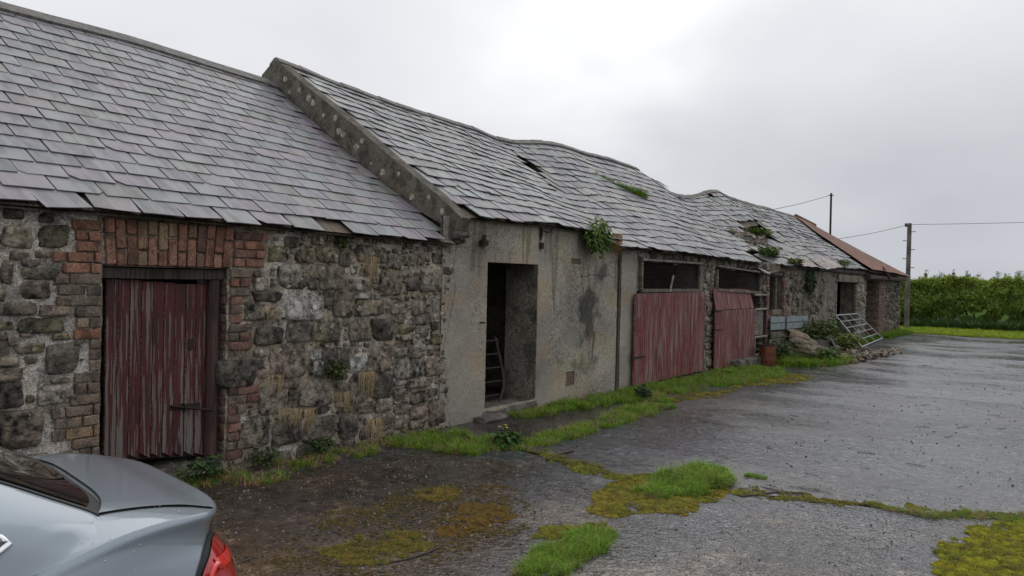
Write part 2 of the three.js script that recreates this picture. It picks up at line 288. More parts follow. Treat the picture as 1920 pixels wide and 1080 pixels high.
{
  const g = thing('ground', 'dark soil and field ground reaching to the horizon', 'ground'); g.userData.kind = 'structure';
  part(g, 'soil', grid(60, 60, (u, v) => { const x = lerp(-40, 60, u), z = lerp(-40, 40, v); return [x, -0.09 + 0.01 * nz(x, z), -z]; }), M.soil);
  part(g, 'field', grid(8, 8, (u, v) => { const x = lerp(-900, 900, u), z = lerp(-900, 900, v); return [x, -0.16, -z]; }), new THREE.MeshPhysicalMaterial({ color: new THREE.Color(0.06, 0.1, 0.025), roughness: 1, specularIntensity: 0 }));
  const y = thing('yard', 'wet rough concrete farmyard with mossy joints in front of the buildings', 'yard'); y.userData.kind = 'structure';
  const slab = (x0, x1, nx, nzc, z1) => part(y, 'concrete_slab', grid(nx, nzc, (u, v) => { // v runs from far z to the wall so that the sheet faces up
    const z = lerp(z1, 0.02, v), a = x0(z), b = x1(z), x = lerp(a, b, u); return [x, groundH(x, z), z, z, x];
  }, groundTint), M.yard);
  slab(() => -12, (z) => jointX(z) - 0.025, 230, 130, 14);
  const farJoint = (z) => 14.6 + 0.05 * z + 0.06 * nz(z * 0.9, 4);
  slab((z) => jointX(z) + 0.025, (z) => farJoint(z) - 0.012, 150, 90, 15).material = M.yardWorn;
  slab((z) => farJoint(z) + 0.012, () => 34.4, 200, 90, 15).material = M.yardSmooth;
  const lane = part(y, 'lane_edge', grid(24, 40, (u, v) => { const z = lerp(24, -9, v), x = lerp(34.2, 35.9 + 0.3 * nz(z * 0.4, 3), u); return [x, -0.015 + 0.03 * nz(x, z) - 0.02 * u, z]; }), std({ color: new THREE.Color(0.10, 0.085, 0.068), bumpMap: scaled(T.mortarBump, 0.8), bumpScale: 0.03, roughness: 0.7 }));
  const grassland = part(scene, 'grass_verge', grid(40, 60, (u, v) => { const z = lerp(40, -20, v), x = lerp(35.7 + 0.3 * nz(z * 0.4, 3), 47, u); return [x, -0.02 + 0.03 * nz(x, z), z]; }), new THREE.MeshPhysicalMaterial({ color: new THREE.Color(0.09, 0.14, 0.02), roughness: 1, specularIntensity: 0 }));
  tag(grassland, 'strip of ground under the mown grass before the hedge', 'verge', null, 'structure');
}

/* ------------------------------------------------------------------ stones, bricks, walls */
// an irregular block with a domed, chipped face; e = how square its outline is
function stoneGeo(w, h, R, { e = 3.2, rough = 0.09, dome = 0.03, deep = 0.07, n = 12, rings = 4, tone = TONE.g, vary = 0.12 } = {}) {
  const P = [], I = [], U = [], C = [], s = R() * 90, ox = R() * 7, oy = R() * 7, tx = (R() - 0.5) * dome, ty = (R() - 0.5) * dome, k = 1 + (R() - 0.5) * vary * 2, kk = 1 + (R() - 0.5) * vary * 0.5;
  const prof = rings === 4 ? [[1.02, -deep], [1, dome * 0.05], [0.93, dome * 0.7], [0.55, dome]] : [[1.02, -deep], [1, dome * 0.3], [0.86, dome]];
  const put = (x, y, z, q) => { P.push(x, y, z); U.push(x + ox + z * 0.6, y + oy + z * 0.6); const m = k * q; C.push(tone[0] * m, tone[1] * m * kk, tone[2] * m * kk); };
  const round = (t, q) => { const c = Math.cos(t), d = Math.sin(t); return [(w / 2) * Math.sign(c) * Math.pow(Math.abs(c), 2 / e) * q, (h / 2) * Math.sign(d) * Math.pow(Math.abs(d), 2 / e) * q]; };
  let ring;
  if (e < 6) { // broken rubble: a few corners joined by nearly straight edges
    const cs = [], side = n >= 14 ? 2 : 1; // four corners, each broken off by its own amount, edges slightly crooked
    for (const [sx, sy] of [[1, -1], [1, 1], [-1, 1], [-1, -1]]) {
      const px = (sx * w) / 2 * (1.0 - 0.16 * R()), py = (sy * h) / 2 * (1.0 - 0.16 * R()), c1 = (0.08 + 0.34 * R() * R()) * w, c2 = (0.08 + 0.34 * R() * R()) * h;
      const A = [px - sx * c1, py], B = [px, py - sy * c2], mid = [(A[0] + B[0]) / 2 + sx * 0.03 * w, (A[1] + B[1]) / 2 + sy * 0.03 * h]; if (sx * sy > 0) cs.push(B, mid, A); else cs.push(A, mid, B);
    }
    ring = []; cs.forEach((p, i) => { const q = cs[(i + 1) % 12]; ring.push(p); if (i % 3 === 2 && side > 1) ring.push([lerp(p[0], q[0], 0.5) * (1 + rough * 0.7 * (R() - 0.4)), lerp(p[1], q[1], 0.5) * (1 + rough * 0.7 * (R() - 0.4))]); }); n = ring.length;
  } else { ring = []; for (let i = 0; i < n; i++) ring.push(round((i / n) * Math.PI * 2, 1 + rough * nz(i * 1.3 + s, s))); }
  prof.forEach(([r, z], j) => { for (let i = 0; i < n; i++) { const x = ring[i][0] * r, y = ring[i][1] * r; put(x, y, j === 0 ? z : z + dome * (j > 1 ? 1.1 : 0.5) * nz(x * 13 + s, y * 13, s) + ((tx * x) / w) * 2 + ((ty * y) / h) * 2, 1); } });
  put(0, 0, dome * (1 + 0.6 * nz(s, s * 2, 1)), 1);
  for (let j = 0; j < prof.length - 1; j++) for (let i = 0; i < n; i++) { const a = j * n + i, b = j * n + ((i + 1) % n); I.push(a, b, b + n, a, b + n, a + n); }
  const last = (prof.length - 1) * n; for (let i = 0; i < n; i++) I.push(last + i, last + ((i + 1) % n), last + n);
  const g = new THREE.BufferGeometry();
  g.setAttribute('position', new THREE.Float32BufferAttribute(P, 3)); g.setAttribute('uv', new THREE.Float32BufferAttribute(U, 2)); g.setAttribute('color', new THREE.Float32BufferAttribute(C, 3));
  g.setIndex(I); g.computeVertexNormals(); return g;
}
const brickGeo = (w, h, R, tone) => stoneGeo(w, h, R, { e: 14, rough: 0.025, dome: 0.006 + 0.006 * R(), deep: 0.09, n: 12, rings: 3, tone, vary: 0.2 });
// a wall: rough mortar face at z = -0.02 with openings, thick masonry behind it
function wallBody(parent, x0, x1, y0, top, holes, mat, { res = 0.05, relief = 0.018, thick = 0.55, face = -0.018, seed = 1, hue } = {}) {
  const nx = Math.round((x1 - x0) / res), tops = typeof top === 'function' ? top : () => top, ymax = Math.max(tops(x0), tops((x0 + x1) / 2), tops(x1)), ny = Math.round((ymax - y0) / res);
  const P = [], U = [], I = [], id = new Map();
  const V = (i, j) => {
    const key = i * 4096 + j; if (id.has(key)) return id.get(key);
    const x = x0 + ((x1 - x0) * i) / nx, y = Math.min(tops(x), y0 + ((ymax - y0) * j) / ny);
    P.push(x, y, face + relief * (fbm(x * 3 + seed, y * 3, seed, 4) + 0.7 * nz(x * 14, y * 14, seed))); U.push(x, y);
    id.set(key, P.length / 3 - 1); return P.length / 3 - 1;
  };
  for (let i = 0; i < nx; i++) for (let j = 0; j < ny; j++) {
    const x = x0 + ((x1 - x0) * (i + 0.5)) / nx, y = y0 + ((ymax - y0) * (j + 0.5)) / ny;
    if (y > tops(x) + res / 2 || holes.some((h) => x > h[0] && x < h[1] && y > h[2] && y < h[3])) continue;
    const a = V(i, j), b = V(i + 1, j), c = V(i + 1, j + 1), d = V(i, j + 1); I.push(a, b, c, a, c, d);
  }
  const g = new THREE.BufferGeometry();
  g.setAttribute('position', new THREE.Float32BufferAttribute(P, 3)); g.setAttribute('uv', new THREE.Float32BufferAttribute(U, 2)); g.setIndex(I); g.computeVertexNormals();
  if (hue) { const C = []; for (let i = 0; i < P.length; i += 3) C.push(...hue(P[i], P[i + 1])); g.setAttribute('color', new THREE.Float32BufferAttribute(C, 3)); }
  const cuts = [...new Set([x0, x1, ...holes.flatMap((h) => [h[0], h[1]])].map((v) => clamp(v, x0, x1)))].sort((a, b) => a - b), solid = [];
  for (let k = 0; k < cuts.length - 1; k++) {
    const a = cuts[k], b = cuts[k + 1], mid = (a + b) / 2; if (b - a < 0.01) continue;
    const hs = holes.filter((h) => mid > h[0] && mid < h[1]).sort((p, q) => p[2] - q[2]); let y = y0; const yt = Math.min(tops(a), tops(b), tops(mid));
    for (const h of hs) { if (h[2] - y > 0.02) solid.push(box(a, b, y, h[2], -thick, face - relief)); y = Math.max(y, h[3]); }
    if (yt - y > 0.02) solid.push(box(a, b, y, yt, -thick, face - relief));
  }
  return part(parent, 'mortar', merge([g, ...solid]), mat);
}
// loose fill: small stones dropped into the gaps between those already placed
function fillStones(wallPart, placed, { x0, x1, y0, y1, holes = [], seed, tones, sizes, tries, gap = 0.012, keep = () => true, limit, mat = M.stone, dome = 0.024 }) {
  const R = rng(seed), made = [];
  for (const p of placed) made.push({ ...p, given: true });
  const cell = 0.4, buckets = new Map(), key = (x, y) => Math.floor(x / cell) * 1000 + Math.floor(y / cell);
  const add = (s) => { for (let a = s.x - s.w / 2 - 0.05; a < s.x + s.w / 2 + cell + 0.05; a += cell) for (let b = s.y - s.h / 2 - 0.05; b < s.y + s.h / 2 + cell + 0.05; b += cell) { const k = key(a, b); if (!buckets.has(k)) buckets.set(k, []); buckets.get(k).push(s); } };
  made.forEach(add);
  const clash = (s) => { for (let a = s.x - s.w / 2; a < s.x + s.w / 2 + cell; a += cell) for (let b = s.y - s.h / 2; b < s.y + s.h / 2 + cell; b += cell) for (const o of buckets.get(key(Math.min(a, s.x + s.w / 2), Math.min(b, s.y + s.h / 2))) ?? []) if (Math.abs(o.x - s.x) < (o.w + s.w) / 2 + gap * (0.5 + o.w + s.w) && Math.abs(o.y - s.y) < (o.h + s.h) / 2 + gap) return true; return false; };
  for (const [count, wmin, wmax] of sizes) for (let k = 0; k < count * tries; k++) {
    const w = lerp(wmin, wmax, R()), h = w * lerp(0.45, 0.95, R()), s = { x: lerp(x0 + w / 2, x1 - w / 2, R()), y: lerp(y0 + h / 2, y1 - h / 2, R()), w, h, t: tones[Math.floor(R() * tones.length)] };
    if (holes.some((q) => s.x + w / 2 > q[0] - 0.01 && s.x - w / 2 < q[1] + 0.01 && s.y + h / 2 > q[2] - 0.01 && s.y - h / 2 < q[3] + 0.01) || !keep(s) || clash(s)) continue;
    made.push(s); add(s);
  }
  const rank = made.map((s) => ({ s, a: (s.w * s.h) / (EYE.x - s.x) ** 2 })).sort((p, q) => (q.s.given ? 9 : 0) + q.a - (p.s.given ? 9 : 0) - p.a), small = [];
  rank.forEach(({ s }, i) => {
    const big = s.w > 0.16, g = stoneGeo(s.w * 1.1, s.h * 1.1, R, { tone: TONE[s.t], e: 2.8 + 2.6 * R(), rough: 0.1, dome: Math.min(dome * 1.1, dome * 0.45 + s.w * 0.06), n: big ? 14 : s.w > 0.07 ? 10 : 8, rings: s.w > 0.07 ? 4 : 3 });
    g.rotateZ((R() - 0.5) * (s.given ? 0.08 : 0.25)).translate(s.x, s.y, -0.004 * R());
    if (i < limit && s.w > 0.045) part(wallPart, 'stone', g, mat); else small.push(g);
  });
  if (small.length) part(wallPart, 'small_stones', merge(small), mat, true);
}

/* ------------------------------------------------------------------ slate roofs */
// surf(x, s) -> point on the slope at x, s metres up from the eave; len(x) -> length of the slope
function roofFrame(eaveY, eaveZ, ridgeY, ridgeZ, bow = () => 0) {
  const len = (x) => Math.hypot(ridgeY(x) - eaveY(x), ridgeZ(x) - eaveZ(x));
  const point = (x, s) => { const L = len(x), t = s / L, b = bow(x, t); return new THREE.Vector3(x, lerp(eaveY(x), ridgeY(x), t) + b, lerp(eaveZ(x), ridgeZ(x), t)); };
  const basis = (x, s) => {
    const dx = point(x + 0.1, s).sub(point(x - 0.1, s)).normalize(), ds = point(x, s + 0.1).sub(point(x, s - 0.1)).normalize(), n = dx.clone().cross(ds).normalize();
    return [ds.clone().cross(n).normalize(), ds, n];
  };
  return { point, len, basis };
}
function slateVariants(count, w, len, thick, seed, tones, chip, gap) {
  const R = rng(seed), out = [];
  for (let k = 0; k < count; k++) {
    const a = w - gap[0] - gap[1] * R(), L = len * (0.985 + 0.03 * R()), c = R() < chip, sh = new THREE.Shape();
    const bl = c && R() < 0.5 ? 0.02 + 0.06 * R() : 0.004, br = c && bl < 0.01 ? 0.02 + 0.06 * R() : 0.004, dip = (R() - 0.5) * 0.012;
    sh.moveTo(-a / 2, bl); sh.lineTo(-a / 2 + bl, 0); sh.lineTo(0, dip); sh.lineTo(a / 2 - br, 0); sh.lineTo(a / 2, br); sh.lineTo(a / 2, L); sh.lineTo(-a / 2, L); sh.closePath();
    const g = new THREE.ExtrudeGeometry(sh, { depth: thick * (0.8 + 0.5 * R()), bevelEnabled: false }), uv = g.attributes.uv, ox = R() * 5, oy = R() * 5;
    for (let i = 0; i < uv.count; i++) uv.setXY(i, uv.getX(i) + ox, uv.getY(i) + oy);
    tint(g, tones[Math.floor(R() * tones.length)].map((v) => v * (0.92 + 0.16 * R()))); out.push(g);
  }
  return out;
}
function slateRoof(roofPart, F, { x0, x1, w, lap, len, thick, mat, seed, tones, jitter = 1, limit = 300, skip = () => false, chip = 0.15, gap = [0.006, 0.012], ragged = 0, slip = 0.012, extra = 0, kick = () => 0, maxLen }) {
  const R = rng(seed), V = slateVariants(24, w, len, thick, seed + 1, tones, chip, gap), all = [], m = new THREE.Matrix4();
  const rows = Math.ceil(((maxLen ?? F.len((x0 + x1) / 2)) - 0.08) / lap);
  for (let j = 0; j < rows; j++) for (let i = -1; i < (x1 - x0) / w + 1; i++) {
    const x = x0 + (i + (j % 2 ? 0.5 : 0)) * w + (R() - 0.5) * 0.012 * jitter; if (x - w / 2 < x0 - w * 0.35 || x + w / 2 > x1 + w * 0.35) { R(); continue; }
    const L = F.len(x); let s = j * lap + (R() - 0.5) * slip * jitter - extra; if (j === 0) s -= ragged * (R() - 0.3); if (s > L - 0.1) continue;
    if (skip(x, s / L, R)) continue;
    const [ax, as, an] = F.basis(x, s + lap / 2), p = F.point(x, s), g = V[Math.floor(R() * V.length)];
    const rot = (R() - 0.5) * 0.034 * jitter + (R() < 0.05 * jitter ? (R() - 0.5) * 0.14 : 0) + kick(x, s, j) * (R() - 0.3), tilt = (thick * 1.45) / lap + (R() - 0.4) * 0.014 * jitter, roll = (R() - 0.5) * 0.032 * jitter;
    const cut = s + len > L - 0.02 ? (L - 0.02 - s) / len : 1;
    const X = ax.clone().multiplyScalar(Math.cos(rot)).addScaledVector(as, Math.sin(rot)), Y = as.clone().multiplyScalar(Math.cos(rot)).addScaledVector(ax, -Math.sin(rot));
    Y.addScaledVector(an, -tilt).normalize(); X.addScaledVector(an, roll).normalize(); const N = X.clone().cross(Y).normalize();
    p.addScaledVector(an, thick * (1.9 + 0.5 * R()));
    m.makeBasis(X, Y.multiplyScalar(cut), N).setPosition(p);
    const view = EYE.clone().sub(p), d = view.length(), area = seen(p.clone().addScaledVector(as, lap / 2)) ? Math.max(0, view.dot(an) / d) / (d * d) : -1;
    all.push({ m: m.clone(), g, area });
  }
  const order = all.map((q) => q.area).sort((a, b) => b - a), least = order[Math.min(limit, order.length) - 1], rest = [];
  let n = 0;
  for (const q of all) {
    if (q.area >= least && q.area > 0 && n < limit) { n++; const o = part(roofPart, 'slate', q.g, mat); q.m.decompose(o.position, o.quaternion, o.scale); } else rest.push(q.g.clone().applyMatrix4(q.m));
  }
  if (rest.length) part(roofPart, 'slates', merge(rest), mat, true);
}
function roofSheet(parent, name, F, x0, x1, nx, ns, off, mat, hole = () => false) { // boards under the slates
  const mk = (d, flip) => {
    const P = [], I = [];
    for (let j = 0; j <= ns; j++) for (let i = 0; i <= nx; i++) { const x = lerp(x0, x1, i / nx), s = (F.len(x) * j) / ns, p = F.point(x, s).addScaledVector(F.basis(x, s)[2], d); P.push(p.x, p.y, p.z); }
    for (let j = 0; j < ns; j++) for (let i = 0; i < nx; i++) { if (hole(lerp(x0, x1, (i + 0.5) / nx), (j + 0.5) / ns)) continue; const a = j * (nx + 1) + i, b = a + 1, c = b + nx + 1, e = a + nx + 1; flip ? I.push(a, c, b, a, e, c) : I.push(a, b, c, a, c, e); }
    const g = new THREE.BufferGeometry(); g.setAttribute('position', new THREE.Float32BufferAttribute(P, 3)); g.setIndex(I); g.computeVertexNormals(); return uvMetres(g);
  };
  return part(parent, name, merge([mk(off, false), mk(off - 0.03, true)]), mat);
}
function ridgeTiles(parent, F, x0, x1, len, mat, seed, { half = 0.15, drop = 0.11, thick = 0.03, lift = 0.02, name = 'ridge_tile', jitter = 1 } = {}) {
  const R = rng(seed), n = Math.round((x1 - x0) / len), l = (x1 - x0) / n;
  for (let i = 0; i < n; i++) {
    const x = x0 + (i + 0.5) * l, a = F.point(x - l / 2, F.len(x - l / 2)), b = F.point(x + l / 2, F.len(x + l / 2)), sh = new THREE.Shape();
    sh.moveTo(-half, -drop); sh.lineTo(-0.025, 0); sh.lineTo(0.025, 0); sh.lineTo(half, -drop); sh.lineTo(half - 0.01, -drop - thick); sh.lineTo(0, -thick * 1.3); sh.lineTo(-half + 0.01, -drop - thick); sh.closePath();
    const L = a.distanceTo(b) - 0.008, g = new THREE.ExtrudeGeometry(sh, { depth: L, bevelEnabled: true, bevelSize: 0.004, bevelThickness: 0.004, bevelSegments: 1 }); g.translate(0, 0, -L / 2);
    const o = part(parent, name, uvMetres(g, 1, R() * 5, R() * 5), mat), d = b.clone().sub(a).normalize();
    const Z = d, X = new THREE.Vector3(0, 1, 0).cross(Z).normalize(), Y = Z.clone().cross(X);
    o.quaternion.setFromRotationMatrix(new THREE.Matrix4().makeBasis(X, Y, Z)); o.rotateX((R() - 0.5) * 0.02 * jitter);
    o.position.copy(a).add(b).multiplyScalar(0.5); o.position.y += lift + 0.008 * R() * jitter;
  }
}

/* ------------------------------------------------------------------ the row of buildings: shared lines */
const eaveLine = curve([[7.1, 2.63], [8.6, 2.655], [10.2, 2.64], [11, 2.56], [12.1, 2.48], [15, 2.46], [18.0, 2.38], [20, 2.36], [24.9, 2.44], [29.5, 2.5], [35.9, 2.36]]);
const ridgeLine = curve([[7.18, 5.06], [9.11, 4.91], [11.68, 4.82], [12.72, 4.75], [14, 4.93], [14.9, 4.97], [15.77, 4.95], [18.4, 4.95], [19.42, 4.81], [20.6, 4.72], [21.72, 4.65], [22.92, 4.70], [24.2, 4.93], [24.6, 4.93], [27.17, 4.79], [33.58, 4.70], [35.8, 4.52]]);
const lineAB = (t) => 10.95 + 1.55 * t, lineBC = (t) => 18.05 + 0.4 * Math.min(1, t * 2.5) + 1.9 * t * t;
const F = {
  barn: roofFrame(curve([[-1, 2.34], [2.2, 2.335], [5, 2.325], [7.2, 2.295]]), () => 0.13, curve([[-1, 4.83], [3.4, 4.82], [5, 4.83], [7.2, 4.72]]), () => -3.62, (x, t) => -0.05 * Math.sin(Math.PI * t) + 0.012 * nz(x * 0.8, t * 3, 2)),
  A: roofFrame(eaveLine, () => 0.14, ridgeLine, () => -3.58, (x, t) => -0.05 * Math.sin(Math.PI * t) * sstep(x, 7.6, 9) + 0.035 * nz(x * 0.7, t * 2.2, 5)),
  B: roofFrame((x) => eaveLine(x) - 0.02, () => 0.16, ridgeLine, () => -3.58, (x, t) => -0.06 * Math.sin(Math.PI * t) + 0.05 * nz(x * 0.6, t * 2.4, 8) - 0.09 * (1 - 0.85 * t) * (1 - sstep(x, lineAB(t), lineAB(t) + 1.3))),
  C: roofFrame((x) => eaveLine(x), () => 0.12, (x) => ridgeLine(x) - 0.02, () => -3.58, (x, t) => -0.05 * Math.sin(Math.PI * t) - 0.22 * Math.exp(-((x - 22.3) ** 2) / 5 - ((t - 0.35) ** 2) / 0.06) + 0.07 * nz(x * 0.5, t * 2.6, 11) - 0.2 * (1 - sstep(x, lineBC(t) + 0.2, lineBC(t) + 3))),
  D: roofFrame(eaveLine, () => 0.2, ridgeLine, () => -3.58, (x, t) => -0.03 * Math.sin(Math.PI * t)),
};
const rebase = (o, x, y, z) => { for (const c of o.children) c.position.sub(new THREE.Vector3(x, y, z)); o.position.set(x, y, z); return o; };
const rearSlope = (parent, fr, x0, x1) => part(parent, 'rear_slope', grid(14, 6, (u, v) => { const x = lerp(x0, x1, u), p = fr.point(x, fr.len(x)); return [x, lerp(p.y - 0.02, 2.5, v), lerp(-3.58, -7.4, v)]; }), std({ color: new THREE.Color(0.12, 0.12, 0.13), roughness: 0.5, side: THREE.DoubleSide }));

/* ------------------------------------------------------------------ 1: stone barn with the maroon door */
{
  const b = thing('stone_barn', 'nearest building, a rubble stone barn with brick arched maroon door and neat slate roof', 'building');
  const door = [2.965, 4.105, 0.02, 1.885], holes = [door];
  const wall = wallBody(b, -1.2, 7.33, -0.12, 2.34, holes, M.mortar, { res: 0.04, relief: 0.036, face: -0.014, seed: 3, hue: (x, y) => { const t = sstep(fbm(x * 2.2, y * 2.2, 5, 4) + (x > 2.9 ? 0.1 : -0.4), -0.1, 0.12); return [lerp(1.05, 0.72, t), lerp(1.05, 0.65, t), lerp(1.05, 0.56, t)]; } }); wall.name = 'wall';
  const R = rng(41), placed = [], rows = [
  '2.32,2.25,.14,.09,d 2.34,2.08,.21,.16,b 2.54,2.24,.12,.08,d 2.59,2.10,.22,.19,d 2.36,1.94,.13,.07,b 2.52,1.96,.11,.06,b 2.28,1.82,.08,.18,b 2.44,1.89,.14,.06,g',
  '2.51,1.81,.27,.09,o 2.48,1.69,.20,.14,b 2.23,1.64,.08,.08,b 2.34,1.55,.28,.10,o 2.61,1.53,.23,.09,b 2.51,1.42,.34,.12,d 2.26,1.43,.13,.06,b 2.25,1.35,.06,.07,d',
  '2.32,1.31,.06,.07,b 2.41,1.35,.08,.03,b 2.44,1.25,.21,.08,o 2.66,1.33,.14,.05,b 2.67,1.16,.25,.25,d 2.24,1.26,.13,.11,b 2.28,1.16,.20,.07,o 2.30,1.07,.21,.10,b',
  '2.30,.91,.20,.20,d 2.45,1.16,.09,.06,d 2.66,.99,.14,.04,b 2.61,.88,.23,.15,l 2.45,.87,.06,.06,d 2.35,.65,.38,.29,b 2.70,.40,.23,.07,d 2.50,.42,.14,.06,b',
  '4.64,2.05,.22,.15,o 4.45,2.17,.07,.06,d 4.78,2.17,.15,.11,d 4.96,2.04,.22,.13,o 5.23,2.06,.27,.15,o 5.47,2.03,.16,.17,d 4.81,1.83,.35,.25,l 5.11,1.88,.16,.12,b',
  '5.30,1.82,.33,.22,o 5.06,1.75,.11,.10,d 4.46,1.75,.14,.12,l 4.52,1.63,.31,.10,d 4.41,1.49,.38,.17,g 4.96,1.52,.44,.23,w 5.25,1.59,.11,.19,d 5.46,1.55,.28,.26,o',
  '4.28,1.37,.14,.06,b 4.55,1.25,.30,.17,d 4.89,1.28,.31,.20,d 5.25,1.28,.37,.23,o 5.86,2.09,.41,.19,o 6.22,2.02,.24,.14,g 6.44,2.04,.18,.11,g 6.90,2.09,.12,.12,d',
  '6.38,1.91,.21,.13,g 6.16,1.78,.36,.28,o 6.81,1.83,.36,.28,g 7.10,1.94,.20,.10,d 6.51,1.75,.20,.11,d 5.74,1.75,.18,.12,l 5.71,1.63,.23,.06,l 5.94,1.63,.15,.06,g',
  '5.83,1.50,.45,.17,b 6.62,1.49,.23,.16,b 6.30,1.48,.26,.11,g 6.62,1.34,.37,.09,g 6.43,1.24,.25,.09,g 6.68,1.23,.21,.10,l 6.44,1.15,.21,.06,g 6.04,1.25,.34,.24,d',
  '5.70,1.26,.29,.22,o 6.73,1.17,.13,.06,d 6.94,1.10,.21,.12,b 6.91,1.52,.11,.18,l 4.21,.91,.39,.25,d 4.46,1.09,.15,.07,l 4.45,.98,.07,.08,d 4.77,.98,.42,.32,b',
  '5.11,1.03,.14,.10,w 5.13,.88,.19,.15,w 5.37,.97,.35,.23,d 4.61,.62,.30,.29,g 4.84,.74,.14,.08,b 4.85,.64,.12,.09,d 5.14,.64,.41,.27,g 5.22,.45,.16,.07,d',
  '4.40,.32,.31,.25,o 4.77,.28,.32,.24,d 5.18,.26,.40,.24,d 5.57,.22,.25,.24,d 5.03,.05,.26,.13,d 5.45,.61,.19,.18,b 5.37,.32,.12,.08,g 5.68,.90,.21,.19,w',
  '6.05,.92,.31,.28,b 6.05,.62,.33,.28,d 5.70,.63,.27,.29,o 5.80,.40,.27,.12,b 6.08,.39,.26,.16,b 6.09,.23,.30,.12,b 6.32,.98,.21,.10,g 6.57,.96,.20,.13,g',
  '6.48,.78,.49,.21,l 6.93,.77,.35,.23,b 6.66,.60,.46,.11,g 6.32,.63,.19,.06,b 7.02,.59,.18,.07,b 6.33,.52,.21,.08,g 6.65,.51,.26,.04,b 6.89,.46,.16,.10,b',
  '6.65,.41,.27,.11,b 6.37,.31,.24,.09,g 6.63,.24,.24,.13,b 6.98,.20,.29,.28,b 6.35,.17,.19,.15,b 6.64,.11,.27,.10,b 5.83,.12,.19,.13,d 5.57,.01,.19,.15,d',
  '6.36,.44,.23,.12,g 5.30,.02,.29,.08,d 4.68,.04,.28,.11,d',
];
  for (const row of rows) for (const s of row.split(' ')) { const [x, y, w, h, t] = s.split(','); const f = +x < 2.75 ? 0.95 : 1.03; placed.push({ x: +x, y: +y, w: +w * f, h: +h * f, t }); }
  const blocked = [[2.66, 4.4, 1.9, 2.34]];
  const brick = (x0, x1, y0, y1, t, z = 0) => { const g = brickGeo(x1 - x0, y1 - y0, R, TONE[t]); g.rotateZ((R() - 0.5) * 0.03); part(wall, 'brick', g.translate((x0 + x1) / 2, (y0 + y1) / 2 + (R() - 0.5) * 0.004, z + 0.004 + 0.006 * R()), M.brick); };
  const pick = (s) => s[Math.floor(R() * s.length)];
  // arch of upright bricks over the doorway, two to a column
  for (let i = 0; i < 13; i++) {
    const bx = (k) => lerp(2.985, 4.095, k / 13), tx = (k) => lerp(2.955, 4.135, k / 13), up = i % 2 ? 0.25 : 0.125, y1 = 2.275, y0 = 1.892, cut = y1 - up - 0.012;
    for (const [a, c] of [[cut + 0.012, y1], [y0, cut]]) {
      const t = (c + a) / 2, k = (t - y0) / (y1 - y0), x0 = lerp(bx(i), tx(i), k), x1 = lerp(bx(i + 1), tx(i + 1), k), g = brickGeo(x1 - x0 - 0.011, c - a - 0.002, R, TONE[pick(i > 2 && i < 9 ? 'ryryr' : 'rrrpr')]);
      g.rotateZ(Math.atan2(bx(i) - tx(i), y1 - y0) * 0.9); part(wall, 'brick', g.translate((x0 + x1) / 2, t, 0.006 + 0.008 * R()), M.brick);
    }
  }
  // left jamb of the doorway
  [2.72, 2.75, 2.76, 2.59, 2.66, 2.61, 2.63, 2.62, 2.76, 2.77, 2.75, 2.87, 2.87, 2.87, 2.76, 2.76, 2.73, 2.60, 2.62, 2.60, 2.75, 2.8, 2.78, 2.7].forEach((x0, k) => {
    const y = 2.245 - 0.0864 * k; let x = x0; const end = k < 3 ? 2.95 : 2.962; let first = k % 2;
    while (x < end - 0.04) { let l = first ? 0.1 : 0.21; if (end - x - l < 0.05) l = end - x; brick(x, Math.min(end, x + l) - 0.01, y - 0.077, y, pick(k < 5 ? 'rrr' : k === 10 ? 'r' : 'kkkby')); x += l; first = !first; }
    blocked.push([x0 - 0.005, 2.97, y - 0.085, y + 0.005]);
  });
  // right of the arch and right jamb
  for (let k = 0; k < 4; k++) { const y = 2.235 - 0.083 * k; let x = 4.145 + (k % 2 ? 0 : 0.005); for (const l of [[0.29, 0.07], [0.11, 0.24], [0.23, 0.11], [0.12, 0.2]][k]) { brick(x, x + l - 0.011, y - 0.073, y, pick('rrp')); x += l; } blocked.push([4.1, x + 0.01, y - 0.085, y + 0.01]); }
  [4.34, 4.33, 4.33, 4.25, 4.25, 4.24, 4.31, 4.35, 4.35, 0, 0, 0, 4.37, 4.44, 4.45, 4.31, 4.25, 4.26, 4.24, 4.3, 4.28].forEach((x1, k) => {
    if (!x1) return; const y = 1.885 - 0.0845 * k; let x = 4.11, first = k % 2;
    while (x < x1 - 0.04) { let l = first ? 0.1 : 0.2; if (x1 - x - l < 0.05) l = x1 - x; brick(x, x + l - 0.01, y - 0.075, y, pick(k < 3 ? 'pkr' : 'kkpp')); x += l; first = !first; }
    for (const d of [-0.2]) { const g = brickGeo(0.2, 0.074, R, TONE[pick('pkk')]); g.rotateY(-Math.PI / 2); part(wall, 'brick', g.translate(4.098, y - 0.038, d + 0.06), M.brick); }
    blocked.push([4.1, x1 + 0.005, y - 0.085, y + 0.005]);
  });
  for (const [x, t] of [[5.35, 'r'], [5.62, 'p'], [5.74, 'r'], [6.42, 'r'], [6.2, 'p']]) brick(x, x + 0.1, 2.265, 2.335, t, 0.03);
  fillStones(wall, placed, { x0: -1.15, x1: 7.17, y0: -0.06, y1: 2.33, holes: [door, ...blocked], seed: 7, tones: 'bbodgglb', limit: 290, tries: 60, gap: 0.009,
    sizes: [[14, 0.22, 0.34], [24, 0.12, 0.2], [60, 0.07, 0.13], [110, 0.04, 0.08], [110, 0.025, 0.045]],
    keep: (s) => s.x > 2.1 && s.x < 2.75 ? nz(s.x * 9, s.y * 9, 4) > 0.5 && s.w < 0.07 : s.w < 0.15 || s.x < 2.1 });
  part(b, 'lintel', beam(1.2, 0.1, 0.34, R).translate(3.54, 1.83, -0.225).rotateZ(0), M.darkWood);
